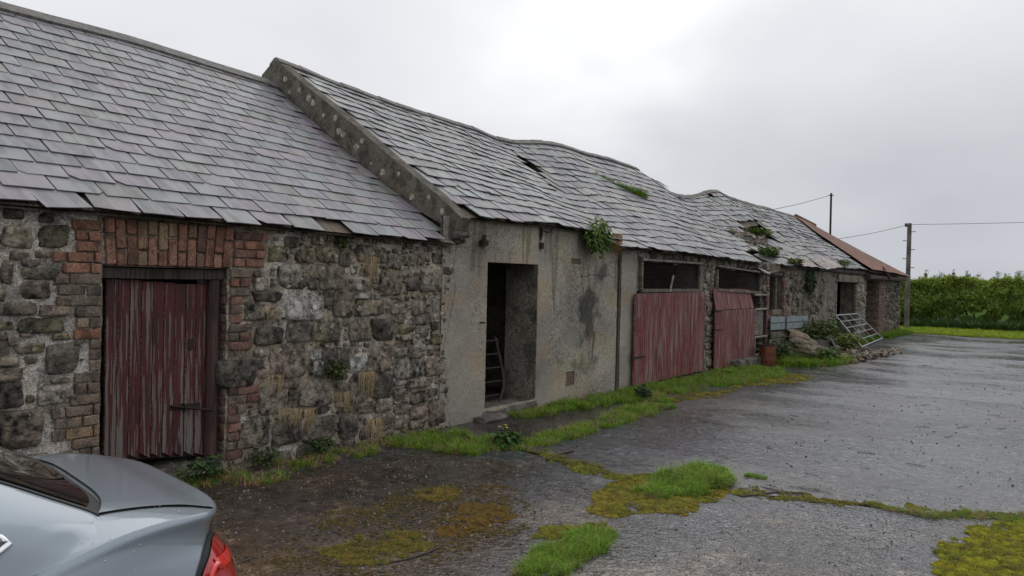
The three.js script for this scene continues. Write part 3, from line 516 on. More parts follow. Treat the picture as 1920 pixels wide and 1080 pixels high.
  const post = new THREE.CylinderGeometry(0.055, 0.06, 1.6, 12, 6); { const p = post.attributes.position; for (let i = 0; i < p.count; i++) p.setX(i, p.getX(i) + 0.012 * nz(p.getY(i) * 2, 1)); post.computeVertexNormals(); }
  part(b, 'door_post', uvMetres(post.translate(4.0, 0.98, -0.1)), M.redPost);
  part(b, 'door_step', box(2.97, 4.1, -0.1, 0.12, -0.4, -0.12), M.cement);
  // the door itself: worn boards, rotted at the foot
  const d = new THREE.Group(); d.name = 'door'; b.add(d);
  for (let i = 0; i < 9; i++) {
    const w = 0.1, x = 3.055 + i * 0.1, sh = new THREE.Shape(), y1 = 1.785 - 0.006 * i - 0.012 * R(), lo = 0.27 - 0.012 * i, cut = i > 1 ? 0.03 + 0.03 * R() : 0.01;
    sh.moveTo(x, lo + cut); sh.lineTo(x + w * 0.5, lo + cut * 0.45); sh.lineTo(x + w - 0.01, lo); sh.lineTo(x + w - 0.01, y1); sh.lineTo(x, y1); sh.closePath();
    const g = new THREE.ExtrudeGeometry(sh, { depth: 0.02, bevelEnabled: true, bevelSize: 0.003, bevelThickness: 0.003, bevelSegments: 1 }), uv = g.attributes.uv, oy = R() * 3, ox = R() * 3; for (let q = 0; q < uv.count; q++) uv.setXY(q, uv.getX(q) + ox, (uv.getY(q) - 0.15) / 1.72);
    part(d, 'plank', g.translate(0, 0, -0.15 + 0.005 * R()), M.redBarn);
  }
  part(d, 'bottom_rail', beam(0.9, 0.13, 0.03, R).rotateZ(-0.11).translate(3.5, 0.275, -0.175), M.darkWood);
  part(d, 'ledge', beam(0.9, 0.1, 0.03, R).translate(3.5, 1.5, -0.19), M.darkWood);
  { const s = new THREE.Shape(); s.moveTo(-0.028, 0.05); s.lineTo(0.028, 0.05); s.lineTo(0.028, -0.03); s.lineTo(0, -0.06); s.lineTo(-0.028, -0.03); s.closePath(); part(d, 'lock_plate', new THREE.ExtrudeGeometry(s, { depth: 0.012, bevelEnabled: false }).translate(3.8, 1.2, -0.128), M.iron); }
  part(d, 'bolt', merge([rod([3.62, 0.665, -0.11], [3.99, 0.59, -0.05], 0.012), box(3.62, 3.9, 0.62, 0.665, -0.13, -0.118), tube([[3.72, 0.66, -0.115], [3.73, 0.68, -0.085], [3.74, 0.62, -0.085], [3.74, 0.6, -0.115]], 0.008)]), M.iron);
  part(b, 'inner_darkness_wall', box(2.6, 4.5, 0, 2.3, -1.3, -1.2), M.inner).name = 'inner_wall';  // unseen short wall, placed to keep the gaps around the door dark
  part(b, 'wall_plate', beam(8.4, 0.1, 0.12, R, 0.01, 12).translate(3.1, 2.3, -0.12), M.darkWood);
  part(b, 'gable_wall', paint(box(-1.2, -0.7, -0.1, 2.4, -7.2, -0.56), 1, 1, 1), M.mortar);
  part(b, 'rear_wall', paint(box(-1.2, 7.3, -0.1, 2.5, -7.4, -6.95), 1, 1, 1), M.mortar);
  const roof = roofSheet(b, 'roof', F.barn, -1.1, 7.12, 30, 8, -0.03, M.boarding);
  slateRoof(roof, F.barn, { x0: -1.1, x1: 7.13, w: 0.372, lap: 0.236, len: 0.54, thick: 0.0068, jitter: 0.55, mat: M.slate, seed: 5, tones: [[0.31, 0.31, 0.32], [0.313, 0.313, 0.322], [0.303, 0.303, 0.313], [0.32, 0.32, 0.329], [0.278, 0.278, 0.287], [0.31, 0.31, 0.32]], extra: 0.03, chip: 0.14, gap: [0.013, 0.008], ragged: 0.09,
    kick: (x, s, j) => (j < 1 ? 0.26 : j < 2 ? 0.08 : 0), skip: (x, t, R) => t < 0.04 && x > 5.1 && x < 5.3 });
  ridgeTiles(roof, F.barn, -1.1, 7.16, 0.46, M.tile, 6, { half: 0.19, drop: 0.12, lift: 0.035 });
  rearSlope(b, F.barn, -1.1, 7.2);
  rebase(b, 3.2, 0, 0);
}

/* ------------------------------------------------------------------ 2: rendered shed with the open doorway */
const shedWear = (x, y) => ({ smooth: sstep(fbm(x * 1.5, y * 1.5, 3, 3) + (x < 7.86 && y < 2.0 ? 0.45 : 0) + (y > 2.02 && y < 2.2 && x < 9.4 ? 0.3 : 0) + (x > 9 && x < 9.35 && y < 2 ? 0.35 : 0) + (y < 0.5 ? 0.15 : 0), 0.1, 0.3), algae: Math.max(sstep(1.1 - Math.hypot((x - 10.45) / 0.45, (y - 1.35) / 0.62) + 0.9 * fbm(x * 4, y * 4, 5, 4), 0.25, 0.75), 0.9 * sstep(1.0 - Math.hypot((x - 10.85) / 0.3, (y - 1.95) / 0.32) + 0.9 * fbm(x * 4, y * 4, 8, 4), 0.25, 0.8), 0.8 * sstep(1.0 - Math.hypot((x - 10.35) / 0.9, (y - 0.55) / 0.4) + 1.1 * fbm(x * 4, y * 4, 15, 4), 0.3, 1.1)) });
T.render = texture(1536, 1024, 3, (u, v, o) => {
  const x = 7 + u * 4.5, y = v * 2.8, w = shedWear(x, y), p = pebble(u * 1.9, v * 1.2), g = oct(u, v, 160, 3, 110, vm), a = oct(u, v, 7, 5, 5), f = fleck(u * 1.6, v * 1.0) * sstep(oct(u, v + 0.2, 6, 3, 5, vm), 0.42, 0.6);
  let k = lerp(0.38 + 0.42 * (a - 0.5) + 0.22 * (p - 0.35) + 0.3 * (g - 0.5), 0.33 + 0.3 * (a - 0.5) + 0.14 * (g - 0.5), w.smooth);
  const crack = (1 - sstep(Math.abs(x - 10.25 - 0.16 * nz(y * 2.2, 1.5) - 0.05 * nz(y * 9, 4)), 0.004, 0.012)) * (y > 0.9 ? 1 : 0) + (1 - sstep(Math.abs(y - 1.95 - 0.1 * nz(x * 3, 2.5) - 0.03 * nz(x * 14, 4)), 0.003, 0.010)) * (x > 10.2 && x < 11.3 ? 1 : 0);
  const br = sstep(oct(u + 0.4, v, 9, 4, 7), 0.45, 0.65), dark = w.algae;
  const run = sstep(oct(u, v, 46, 3, 2, vm), 0.5, 0.66) * (y > 2.62 - 1.5 * oct(u + 0.3, 0.5, 22, 2) ? 1 : 0); k *= 1 - 0.38 * run; k = Math.max(k, f * 0.62); k *= 1 - 0.8 * Math.min(1, crack); k *= 1 - 0.72 * dark;
  o[0] = k * lerp(0.98, 1.08, br * w.smooth); o[1] = k * lerp(0.96, 0.95, br) * lerp(1, 1.05, dark); o[2] = k * lerp(0.90, 0.76, br) * lerp(1, 1.05, dark); return o;
}, true);
T.renderBump = texture(1024, 1024, 1, (u, v) => 0.2 + 0.35 * pebble(u, v) + 0.3 * oct(u, v, 70, 3, 70, vm) + 0.3 * oct(u, v, 9, 4));
{
  const m = T.render.clone(); m.repeat.set(1 / 4.5, 1 / 2.8); m.offset.set(-7 / 4.5, 0); m.needsUpdate = true;
  M.render = std({ color: new THREE.Color(0.90, 0.835, 0.745), map: m, bumpMap: scaled(T.renderBump, 1.5), bumpScale: 0.009, roughness: 0.85 });
  M.plain = std({ color: new THREE.Color(0.36, 0.335, 0.29), map: scaled(T.mortar, 2.2), bumpMap: scaled(T.renderBump, 2), bumpScale: 0.006, roughness: 0.85 });
  const R = rng(91), b = thing('rendered_shed', 'grey cement rendered shed with dark open doorway, right of the stone barn', 'building');
  const doorway = [7.87, 9.05, 0.13, 2.08], edge = curve([[-0.1, 7.2], [0.3, 7.15], [0.6, 7.12], [0.9, 7.06], [1.15, 7.09], [1.4, 7.17], [1.7, 7.24], [2.0, 7.2], [2.3, 7.28], [2.7, 7.25]]);
  const wall = wallBody(b, 7.0, 11.36, -0.1, (x) => eaveLine(x) - 0.02, [doorway, [9.92, 10.2, 2.1, 2.2], [9.82, 10.09, 0.24, 0.48]], M.render, { res: 0.04, relief: 0.006, face: 0.016, thick: 0.03, seed: 9 }); wall.name = 'wall';
  { // trim the render back to its broken left edge
    const g = wall.geometry, p = g.attributes.position, I = g.index.array, keep = []; for (let i = 0; i < I.length; i += 3) { const x = (p.getX(I[i]) + p.getX(I[i + 1]) + p.getX(I[i + 2])) / 3, y = (p.getY(I[i]) + p.getY(I[i + 1]) + p.getY(I[i + 2])) / 3; if (x > edge(y) + 0.05 * nz(x * 12, y * 12) || p.getZ(I[i]) < 0.0 && x > 7.34) keep.push(I[i], I[i + 1], I[i + 2]); } g.setIndex(keep);
  }
  const core = (x0, x1, y0, y1) => box(x0, x1, y0, y1, -0.55, -0.012);
  part(b, 'masonry', merge([core(7.34, 7.87, -0.1, 2.6), core(9.05, 11.36, -0.1, 2.46), core(7.87, 9.05, 2.08, 2.6), core(9.05, 10.4, 2.46, 2.6)]), M.plain);
  for (const [y0, y1] of [[0.1, 0.66], [0.664, 1.36], [1.364, 2.078]]) part(b, 'jamb_panel', merge([box(9.03, 9.052, y0, y1, -0.55, 0.012)]), M.plain);
  part(b, 'door_step', merge([beam(1.25, 0.14, 0.5, R, 0.015).translate(8.46, 0.06, -0.22)]), M.cement);
  part(b, 'step_stone', beam(0.5, 0.09, 0.22, R, 0.02).translate(7.9, 0.03, 0.12), M.cement);
  for (const [x0, x1, y0, y1] of [[9.92, 10.2, 2.1, 2.2], [9.82, 10.09, 0.24, 0.48]]) {
    const v = new THREE.Group(); v.name = 'air_vent'; b.add(v); const n = Math.round((y1 - y0) / 0.034);
    part(v, 'vent_back', box(x0, x1, y0, y1, -0.09, -0.07), M.inner);
    for (let i = 0; i < n; i++) part(v, 'louvre', beam(x1 - x0 - 0.02, 0.014, 0.05, R, 0.003).rotateX(0.5).translate((x0 + x1) / 2, y0 + (i + 0.5) * (y1 - y0) / n, -0.01), std({ color: new THREE.Color(0.2, 0.13, 0.11) }));
  }
  part(b, 'dark_upright_line', merge([rod([11.39, -0.05, 0.02], [11.44, 2.5, 0.02], 0.016), ...[0.9, 1.8].map((y) => box(11.37, 11.44, y, y + 0.02, 0, 0.03))]), M.pvc);  // thin dark upright line where the two wall sections meet
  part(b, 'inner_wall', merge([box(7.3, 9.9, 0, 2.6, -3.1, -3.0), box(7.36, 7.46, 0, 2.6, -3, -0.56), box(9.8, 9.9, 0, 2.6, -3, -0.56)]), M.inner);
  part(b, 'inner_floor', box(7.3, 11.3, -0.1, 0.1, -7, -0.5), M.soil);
  part(b, 'rear_wall', box(7.3, 11.4, -0.1, 2.5, -7.4, -6.95), M.plain);
  // raised gable that the roof stops against, with its round lichens
  const gs = new THREE.Shape(); const P = (t, d) => { const L = F.A.len(7.2), p = F.A.point(7.25, t * L); return [-p.z, p.y + d]; };
  gs.moveTo(...P(0.01, -0.24)); gs.lineTo(...P(-0.012, -0.02)); for (let i = 1; i <= 10; i++) gs.lineTo(...P(i / 10, 0.03 + 0.012 * nz(i * 1.7, 2))); gs.lineTo(3.9, 4.9); gs.lineTo(3.9, 4.2); gs.lineTo(3.6, 4.1); gs.closePath();
  const gg = uvMetres(new THREE.ExtrudeGeometry(gs, { depth: 0.17, bevelEnabled: true, bevelSize: 0.012, bevelThickness: 0.012, bevelSegments: 2 }).rotateY(Math.PI / 2).translate(7.13, 0, 0));
  const gable = part(b, 'gable_coping', gg, std({ color: new THREE.Color(0.33, 0.305, 0.25), map: scaled(T.mortar, 0.8), bumpMap: scaled(T.mortarBump, 0.6), bumpScale: 0.03 }));
  for (const [t, d, r] of [[0.93, 0.15, 0.07], [0.84, 0.12, 0.08], [0.78, 0.13, 0.085], [0.755, 0.15, 0.075], [0.69, 0.2, 0.055], [0.6, 0.24, 0.07], [0.575, 0.23, 0.075], [0.62, 0.1, 0.06], [0.47, 0.1, 0.06], [0.5, 0.25, 0.065], [0.36, 0.28, 0.07], [0.28, 0.12, 0.055], [0.21, 0.26, 0.065], [0.13, 0.09, 0.05], [0.07, 0.14, 0.05], [0.9, 0.28, 0.04], [0.42, 0.3, 0.03]]) {
    const p = P(t, 0.02 - d), n = 14, sh = new THREE.Shape(); for (let i = 0; i <= n; i++) { const a = (i / n) * Math.PI * 2, q = r * (0.55 + 0.4 * Math.abs(nz(t * 31, d * 17))) * (1 + 0.5 * nz(Math.cos(a) * 1.5 + t * 40, Math.sin(a) * 1.5, d * 30)); sh[i ? 'lineTo' : 'moveTo'](Math.cos(a) * q, Math.sin(a) * q); }
    part(gable, 'lichen', uvMetres(new THREE.ExtrudeGeometry(sh, { depth: 0.004, bevelEnabled: false }).rotateY(-Math.PI / 2).translate(7.118, p[1], -p[0])), std({ color: new THREE.Color(0.95, 0.95, 0.82), map: scaled(T.mortar, 0.25), bumpMap: scaled(T.mortarBump, 0.2), bumpScale: 0.01 }));
  }
  for (let i = 0; i < 7; i++) part(b, 'broken_stone', stoneGeo(0.16 + 0.1 * R(), 0.12, R, { tone: TONE.d, dome: 0.06 }).translate(7.24 + 0.12 * (R() - 0.5), 2.34 + 0.26 * (i / 7), 0.02 + 0.05 * R()), M.stone);
  const roof = roofSheet(b, 'roof', F.A, 7.2, 12.4, 30, 10, -0.03, M.boarding, (x, t) => x > lineAB(t) - 0.1);
  slateRoof(roof, F.A, { x0: 7.3, x1: 12.9, w: 0.31, lap: 0.275, len: 0.58, thick: 0.011, mat: M.oldSlate, seed: 15, tones: [[0.25, 0.25, 0.255], [0.29, 0.29, 0.292], [0.22, 0.22, 0.228], [0.35, 0.35, 0.345], [0.16, 0.16, 0.166], [0.27, 0.268, 0.262]], jitter: 2.4, slip: 0.022, gap: [0.008, 0.03], ragged: 0.06, extra: 0.05, chip: 0.35, limit: 298, maxLen: 4.4,
    skip: (x, t) => x > lineAB(t) + 0.1, kick: (x, s, j) => (j < 1 ? 0.06 : 0.05) });
  ridgeTiles(roof, F.A, 7.12, 12.55, 0.42, M.tile, 16, { half: 0.13, drop: 0.08, lift: 0.05, jitter: 2 });
  rearSlope(b, F.A, 7.15, 12.4);
  rebase(b, 9.2, 0, 0);
}

/* ------------------------------------------------------------------ 3: shed with the two red board doors */
{
  const R = rng(301), b = thing('red_door_shed', 'sagging slate roofed shed with two worn red board doors under wire mesh windows', 'building');
  const wins = [[12.2, 14.8, 1.66, 2.3], [15.62, 18.36, 1.66, 2.24]], holes = [[12.02, 14.98, 0.0, 1.72], [15.5, 18.5, 0.0, 1.72], ...wins];
  const top = (x) => eaveLine(x) - 0.03;
  const wall = wallBody(b, 11.42, 18.98, -0.1, top, holes, M.rubbleMortar, { res: 0.05, relief: 0.02, seed: 31 }); wall.name = 'wall';
  fillStones(wall, [], { x0: 15.0, x1: 15.6, y0: 0.0, y1: 2.38, holes: wins, seed: 32, tones: 'gglbb', limit: 60, tries: 40, gap: 0.012, sizes: [[6, 0.2, 0.32], [16, 0.1, 0.2], [40, 0.05, 0.1]] });
  fillStones(wall, [], { x0: 18.4, x1: 19.0, y0: 0.0, y1: 2.3, holes: [], seed: 33, tones: 'gbbkk', limit: 30, tries: 40, gap: 0.014, sizes: [[6, 0.2, 0.34], [20, 0.1, 0.2], [30, 0.05, 0.1]] });
  fillStones(wall, [], { x0: 11.95, x1: 18.9, y0: 2.26, y1: 2.42, holes: [], seed: 34, tones: 'bbdd', limit: 24, tries: 14, gap: 0.012, sizes: [[20, 0.2, 0.4], [40, 0.06, 0.12]] });
  part(b, 'render_pier', merge([grid(12, 40, (u, v) => { const x = lerp(11.47, 12.03 + 0.03 * nz(v * 9, 2), u), y = lerp(-0.08, 2.42, v); return [x, y, 0.03 + 0.01 * fbm(x * 5, y * 5, 2)]; }), box(11.47, 12.0, -0.08, 2.41, -0.5, 0.012)]), M.render);
  part(b, 'lintel', merge([beam(7.1, 0.15, 0.24, R, 0.012, 24).translate(15.4, 2.31, -0.1)]), M.darkWood);
  // board doors
  const plank = (d, x0, x1, y0, y1, z, mat, lean = 0) => {
    const sh = new THREE.Shape(), j = () => (R() - 0.5) * 0.012; sh.moveTo(x0, y0 + j() + 0.02 * R()); sh.lineTo((x0 + x1) / 2, y0 + j()); sh.lineTo(x1 - 0.014, y0 + j() + 0.02 * R()); sh.lineTo(x1 - 0.014, y1 + j()); sh.lineTo(x0, y1 + j()); sh.closePath();
    const g = new THREE.ExtrudeGeometry(sh, { depth: 0.022, bevelEnabled: true, bevelSize: 0.003, bevelThickness: 0.003, bevelSegments: 1 }), uv = g.attributes.uv, ox = R() * 3, oy = R() * 3; for (let q = 0; q < uv.count; q++) uv.setXY(q, uv.getX(q) * 0.8 + ox, uv.getY(q) * 0.55 + oy);
    if (lean) { g.translate(0, -y0, 0).rotateX(lean).translate(0, y0, 0); }
    return part(d, 'plank', g.translate(0, 0, z + 0.008 * (R() - 0.5)), mat);
  };
  const d1 = new THREE.Group(); d1.name = 'door'; b.add(d1); tag(d1, 'wide flat red board door');
  { let x = 11.84; while (x < 14.8) { const w = 0.15 + 0.06 * R(), k = (x - 11.84) / 3; plank(d1, x, Math.min(14.88, x + w), 0.05 + 0.04 * k, 1.655 + 0.03 * k, 0.085, M.redShed); x += w; } }
  part(d1, 'ledge', beam(2.9, 0.14, 0.03, R).translate(13.35, 1.35, 0.06), M.darkWood); part(d1, 'ledge', beam(2.9, 0.14, 0.03, R).translate(13.35, 0.4, 0.06), M.darkWood);
  part(d1, 'hinge_strap', merge([box(11.8, 12.25, 0.53, 0.565, 0.112, 0.122), rod([11.8, 0.48, 0.1], [11.8, 0.65, 0.1], 0.018)]), M.iron);
  const d2 = new THREE.Group(); d2.name = 'door'; b.add(d2); tag(d2, 'narrower red board door with its top bent back');
  { let x = 15.42; while (x < 17.72) { const w = 0.27 + 0.05 * R(), k = (x - 15.42) / 2.4, x1 = Math.min(17.8, x + w); plank(d2, x, x1, 0.07, 1.3, 0.09, M.redShed); plank(d2, x - 0.0 - 0.06 * k, x1 - 0.06 * k - 0.02 * k, 1.305, 1.76, 0.09, M.redShed, -0.16 - 0.12 * k); x += w; } }
  part(d2, 'edge_post', beam(1.26, 0.05, 0.05, R).rotateZ(Math.PI / 2).translate(17.84, 0.68, 0.1), M.paleWood);
  part(d2, 'ledge', beam(2.3, 0.12, 0.03, R).translate(16.6, 1.1, 0.07), M.darkWood);
  part(d2, 'hinge_strap', merge([box(15.4, 15.75, 1.28, 1.31, 0.118, 0.13), box(15.4, 15.75, 0.88, 0.905, 0.118, 0.13)]), M.iron);
  // open hurdle and grey sheet filling the gap at the far side of the second door
  const h = new THREE.Group(); h.name = 'hurdle'; b.add(h);
  for (const y of [1.62, 1.28, 0.62, 0.2]) part(h, 'rail', beam(0.95, 0.05, 0.05, R).translate(18.3, y, 0.08), M.paleWood);
  part(h, 'sheet', box(17.95, 18.55, 0.66, 1.26, 0.03, 0.05), M.cement); part(h, 'post', beam(1.7, 0.08, 0.08, R).rotateZ(Math.PI / 2).translate(18.66, 0.84, 0.06), M.redPost);
  // windows: frame, wire mesh, and a stick behind the mesh
  for (const [i, [x0, x1, y0, y1]] of [[12.21, 14.75, 1.71, 2.26], [15.66, 18.33, 1.70, 2.2]].entries()) {
    const w = new THREE.Group(); w.name = 'window'; b.add(w);
    const tilt = i ? -0.03 : 0.004;
    part(w, 'rail', beam(x1 - x0 + 0.08, 0.05, 0.09, R).rotateZ(tilt).translate((x0 + x1) / 2, y1, 0.03), M.paleWood); part(w, 'rail', beam(x1 - x0 + 0.04, 0.07, 0.08, R).rotateZ(tilt * 0.7).translate((x0 + x1) / 2, y0, 0.03), M.wood);
    for (const x of [x0, x1]) part(w, 'stile', beam(y1 - y0 - 0.06, 0.06, 0.07, R).rotateZ(Math.PI / 2).translate(x, (y0 + y1) / 2, 0.02), M.wood);
    const wires = [], nx = Math.round((x1 - x0) / 0.045), ny = 12;
    for (let k = 1; k < nx; k++) wires.push(box(lerp(x0, x1, k / nx) - 0.0022, lerp(x0, x1, k / nx) + 0.0022, y0 + 0.03, y1 - 0.02, 0.0, 0.004));
    for (let k = 1; k < ny; k++) wires.push(box(x0, x1, lerp(y0, y1, k / ny) - 0.002, lerp(y0, y1, k / ny) + 0.002, 0.004, 0.008));
    part(w, 'wire_mesh', merge(wires), M.iron);
  }
  part(b, 'stick', beam(0.34, 0.06, 0.03, R).rotateZ(1.15).translate(13.35, 1.84, 0.07), M.paleWood);
  for (let i = 0; i < 5; i++) part(b, 'block', stoneGeo(0.3 + 0.1 * R(), 0.2, R, { e: 8, tone: TONE.d, rough: 0.04, dome: 0.04, deep: 0.2 }).translate(16.5 + 0.34 * i, 0.1, 0.3), M.stone);
  part(b, 'inner_wall', merge([box(11.5, 11.6, 0, 2.4, -5, -0.56), box(18.8, 18.9, 0, 2.3, -5, -0.56), box(11.5, 18.9, 0, 3.5, -4.2, -4.1)]), M.inner);
  part(b, 'rear_wall', box(11.4, 18.9, -0.1, 2.5, -7.4, -6.95), M.plain);
  const roof = roofSheet(b, 'roof', F.B, 10.9, 20.0, 50, 10, -0.03, M.boarding, (x, t) => x < lineAB(t) - 0.1 || x > lineBC(t) || inside([[12.0, 0.57], [12.4, 0.76], [12.8, 0.78], [12.5, 0.6]], x, t));
  slateRoof(roof, F.B, { x0: 10.9, x1: 20.6, w: 0.32, lap: 0.28, len: 0.59, thick: 0.011, mat: M.oldSlate, seed: 45, tones: [[0.25, 0.25, 0.255], [0.29, 0.29, 0.292], [0.22, 0.22, 0.228], [0.34, 0.34, 0.337], [0.16, 0.16, 0.166], [0.27, 0.268, 0.262]], jitter: 2.4, slip: 0.022, gap: [0.008, 0.03], ragged: 0.06, extra: 0.05, chip: 0.35, limit: 298, maxLen: 4.5,
    skip: (x, t, R2) => x < lineAB(t) + 0.03 || x > lineBC(t) || inside([[11.9, 0.5], [12.4, 0.78], [12.9, 0.8], [12.6, 0.62], [12.3, 0.48]], x, t), kick: (x, s, j) => (Math.abs(x - 12.6) < 0.9 && Math.abs(s - 3) < 0.8 ? 0.35 : 0.05) });
  ridgeTiles(roof, F.B, 12.55, 18.7, 0.42, M.tile, 46, { half: 0.13, drop: 0.08, lift: 0.05, jitter: 2 });
  rearSlope(b, F.B, 12.3, 20);
  rebase(b, 15.2, 0, 0);
}

/* ------------------------------------------------------------------ 4: ruined shed with the fallen roof */
{
  const R = rng(411), b = thing('ruined_shed', 'derelict rubble shed with holed slate roof and blue board below its window', 'building');
  const holes = [[19.05, 20.2, 1.1, 2.15], [25.5, 28.2, 0.05, 2.02]], top = (x) => eaveLine(x) - 0.03;
  const wall = wallBody(b, 18.98, 29.5, -0.1, top, holes, M.rubbleMortar, { res: 0.07, relief: 0.04, seed: 51 }); wall.name = 'wall';
  fillStones(wall, [], { x0: 20.2, x1: 25.5, y0: 0.2, y1: 2.4, holes, seed: 52, tones: 'bbdbog', limit: 150, tries: 30, gap: 0.015, dome: 0.04, sizes: [[30, 0.25, 0.5], [60, 0.12, 0.25], [80, 0.06, 0.12]], keep: (s) => s.x < 21.6 || nz(s.x * 1.2, s.y * 1.2, 3) > 0.16 });
  fillStones(wall, [], { x0: 28.2, x1: 29.5, y0: 0.0, y1: 2.3, holes: [], seed: 53, tones: 'ggll', limit: 50, tries: 30, gap: 0.015, sizes: [[10, 0.25, 0.45], [30, 0.12, 0.25], [40, 0.06, 0.12]] });
  fillStones(wall, [], { x0: 19.0, x1: 20.3, y0: 0.1, y1: 1.08, holes: [], seed: 54, tones: 'bkkd', limit: 40, tries: 30, gap: 0.015, sizes: [[10, 0.2, 0.4], [30, 0.1, 0.2], [40, 0.05, 0.1]] });
  // bricks and long lintel over the window
  for (let i = 0; i < 22; i++) { const x = 18.85 + i * 0.122; part(wall, 'brick', brickGeo(0.11, 0.2, R, TONE['kkrkyb'[Math.floor(R() * 6)]]).translate(x, 2.31 - 0.003 * i + 0.01 * R(), 0.03), M.brick); }
  for (let k = 0; k < 12; k++) { const l = k % 2 ? 0.22 : 0.14; part(wall, 'brick', brickGeo(l, 0.08, R, TONE['kbrp'[k % 4]]).translate(20.2 + l / 2, 2.1 - 0.09 * k, 0.02), M.brick); }
  for (let k = 0; k < 20; k++) { const l = k % 2 ? 0.2 : 0.12; part(wall, 'brick', brickGeo(l, 0.08, R, TONE['kkrp'[k % 4]]).translate(19.0 - l / 2, 2.12 - 0.092 * k, 0.03), M.brick); }
  const w = new THREE.Group(); w.name = 'window'; b.add(w);
  part(w, 'stile', beam(1.0, 0.12, 0.08, R).rotateZ(Math.PI / 2 + 0.03).translate(20.0, 1.62, -0.15), M.wood); part(w, 'head', beam(1.2, 0.08, 0.12, R).translate(19.6, 2.12, -0.1), M.darkWood); part(w, 'cill', beam(0.8, 0.14, 0.1, R).translate(19.8, 1.17, -0.06), M.wood);
  part(w, 'mullion', beam(0.5, 0.04, 0.05, R).rotateZ(Math.PI / 2).translate(19.5, 1.4, -0.15), M.wood);
  for (const [y, m, z, len, x, l] of [[0.98, M.blueBoard, 0.12, 3.1, 20.45, 0.15], [0.81, M.blueBoard, 0.125, 3.0, 20.4, 0.16]]) part(b, 'blue_board', beam(len, l, 0.03, R, 0.004, 10).rotateZ(-0.012).translate(x, y, z), m);
  for (const y of [0.62, 0.45, 0.28, 0.12]) part(b, 'board', beam(2.1 + 0.7 * R(), 0.15, 0.03, R, 0.004, 8).rotateZ((R() - 0.5) * 0.03).translate(20.1 + 0.2 * R(), y, 0.13), M.wood);
  part(b, 'prop', beam(1.0, 0.035, 0.035, R).rotateZ(Math.PI / 2).translate(19.95, 0.55, 0.17), M.darkWood);
  part(b, 'lintel', beam(2.9, 0.24, 0.3, R, 0.012, 8).translate(26.95, 2.13, -0.08), M.wood); part(b, 'roof_beam', beam(9.5, 0.12, 0.16, R, 0.012, 14).translate(24.6, 2.36, 0.02), M.darkWood);
  for (const x of [25.53, 28.17]) part(b, 'door_post', beam(1.95, 0.09, 0.1, R).rotateZ(Math.PI / 2).translate(x, 1.0, -0.05), M.paleWood);
  // masonry seen through the doorway and the roof hole
  const back = new THREE.Group(); back.name = 'inner_wall'; b.add(back);
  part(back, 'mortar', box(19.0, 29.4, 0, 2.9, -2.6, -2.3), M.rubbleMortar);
  for (let i = 0; i < 70; i++) part(back, 'stone', stoneGeo(0.25 + 0.35 * R(), 0.18 + 0.22 * R(), R, { tone: TONE['bgdo'[i % 4]], dome: 0.06 }).translate(24.6 + 4.8 * R(), 0.1 + 1.9 * R(), -2.3), M.stone);
  for (let i = 0; i < 40; i++) part(back, 'stone', stoneGeo(0.3 + 0.3 * R(), 0.2 + 0.2 * R(), R, { tone: TONE['bgko'[i % 4]], dome: 0.06 }).translate(20.5 + 4 * R(), 2.0 + 0.9 * R(), -2.29), M.stone);
  const heap = []; for (let i = 0; i < 150; i++) { const x = 20.8 + 3.8 * R(), z = -0.6 - 1.7 * R(); heap.push(stoneGeo(0.2 + 0.3 * R(), 0.2 + 0.2 * R(), R, { tone: TONE['bgkd'[i % 4]], dome: 0.15, deep: 0.15 }).rotateX(-0.8 + R()).translate(x, 2.32 + 0.6 * (-z - 0.4) + 0.08 * R(), z)); }
  part(b, 'fallen_masonry', merge(heap), M.stone, true); part(b, 'wall_head', box(20.5, 24.6, 1.6, 2.3, -2.3, -0.5), M.rubbleMortar);
  part(b, 'rear_wall', box(18.9, 29.5, -0.1, 2.5, -7.4, -6.95), M.plain);
  const hole = [[21.6, 0.42], [22.4, 0.57], [23.4, 0.6], [24.3, 0.62], [24.3, 0.48], [23.7, 0.36], [22.4, 0.28], [21.0, 0.26]];
  const inHole = (x, t) => inside(hole, x + 0.25 * nz(x * 2, t * 9, 3), t + 0.04 * nz(x * 3, t * 9, 6));
  const roof = roofSheet(b, 'roof', F.C, 18.0, 30.6, 60, 12, -0.03, M.boarding, (x, t) => x < lineBC(t) - 0.1 || inHole(x, t) || (x > 20.6 && x < 21.4 && t > 0.84 && t < 0.95) || (x > 22.9 && x < 23.8 && t > 0.86 && t < 0.96));
  slateRoof(roof, F.C, { x0: 18.0, x1: 33.8, w: 0.33, lap: 0.28, len: 0.59, thick: 0.013, mat: M.oldSlate, seed: 65, tones: [[0.25, 0.25, 0.255], [0.29, 0.29, 0.29], [0.2, 0.2, 0.21], [0.33, 0.33, 0.327], [0.14, 0.14, 0.147]], jitter: 3.2, slip: 0.022, gap: [0.008, 0.035], ragged: 0.08, extra: 0.05, chip: 0.4, limit: 290, maxLen: 4.5,
    skip: (x, t, R2) => x < lineBC(t) + 0.05 || inHole(x, t) || x > lerp(29.0, 33.0, t) || (t < 0.22 && x > 18.6 && x < 22) || (x > 20.7 && x < 21.3 && t > 0.85 && t < 0.93) || (x > 23 && x < 23.7 && t > 0.87 && t < 0.95) || (nz(x * 1.7, t * 6, 9) > 0.5),
    kick: (x, s) => (x < 24.5 ? 0.16 : 0.08) });
  ridgeTiles(roof, F.C, 18.8, 33.4, 0.5, M.tile, 66, { half: 0.12, drop: 0.08, lift: 0.05, jitter: 2 });
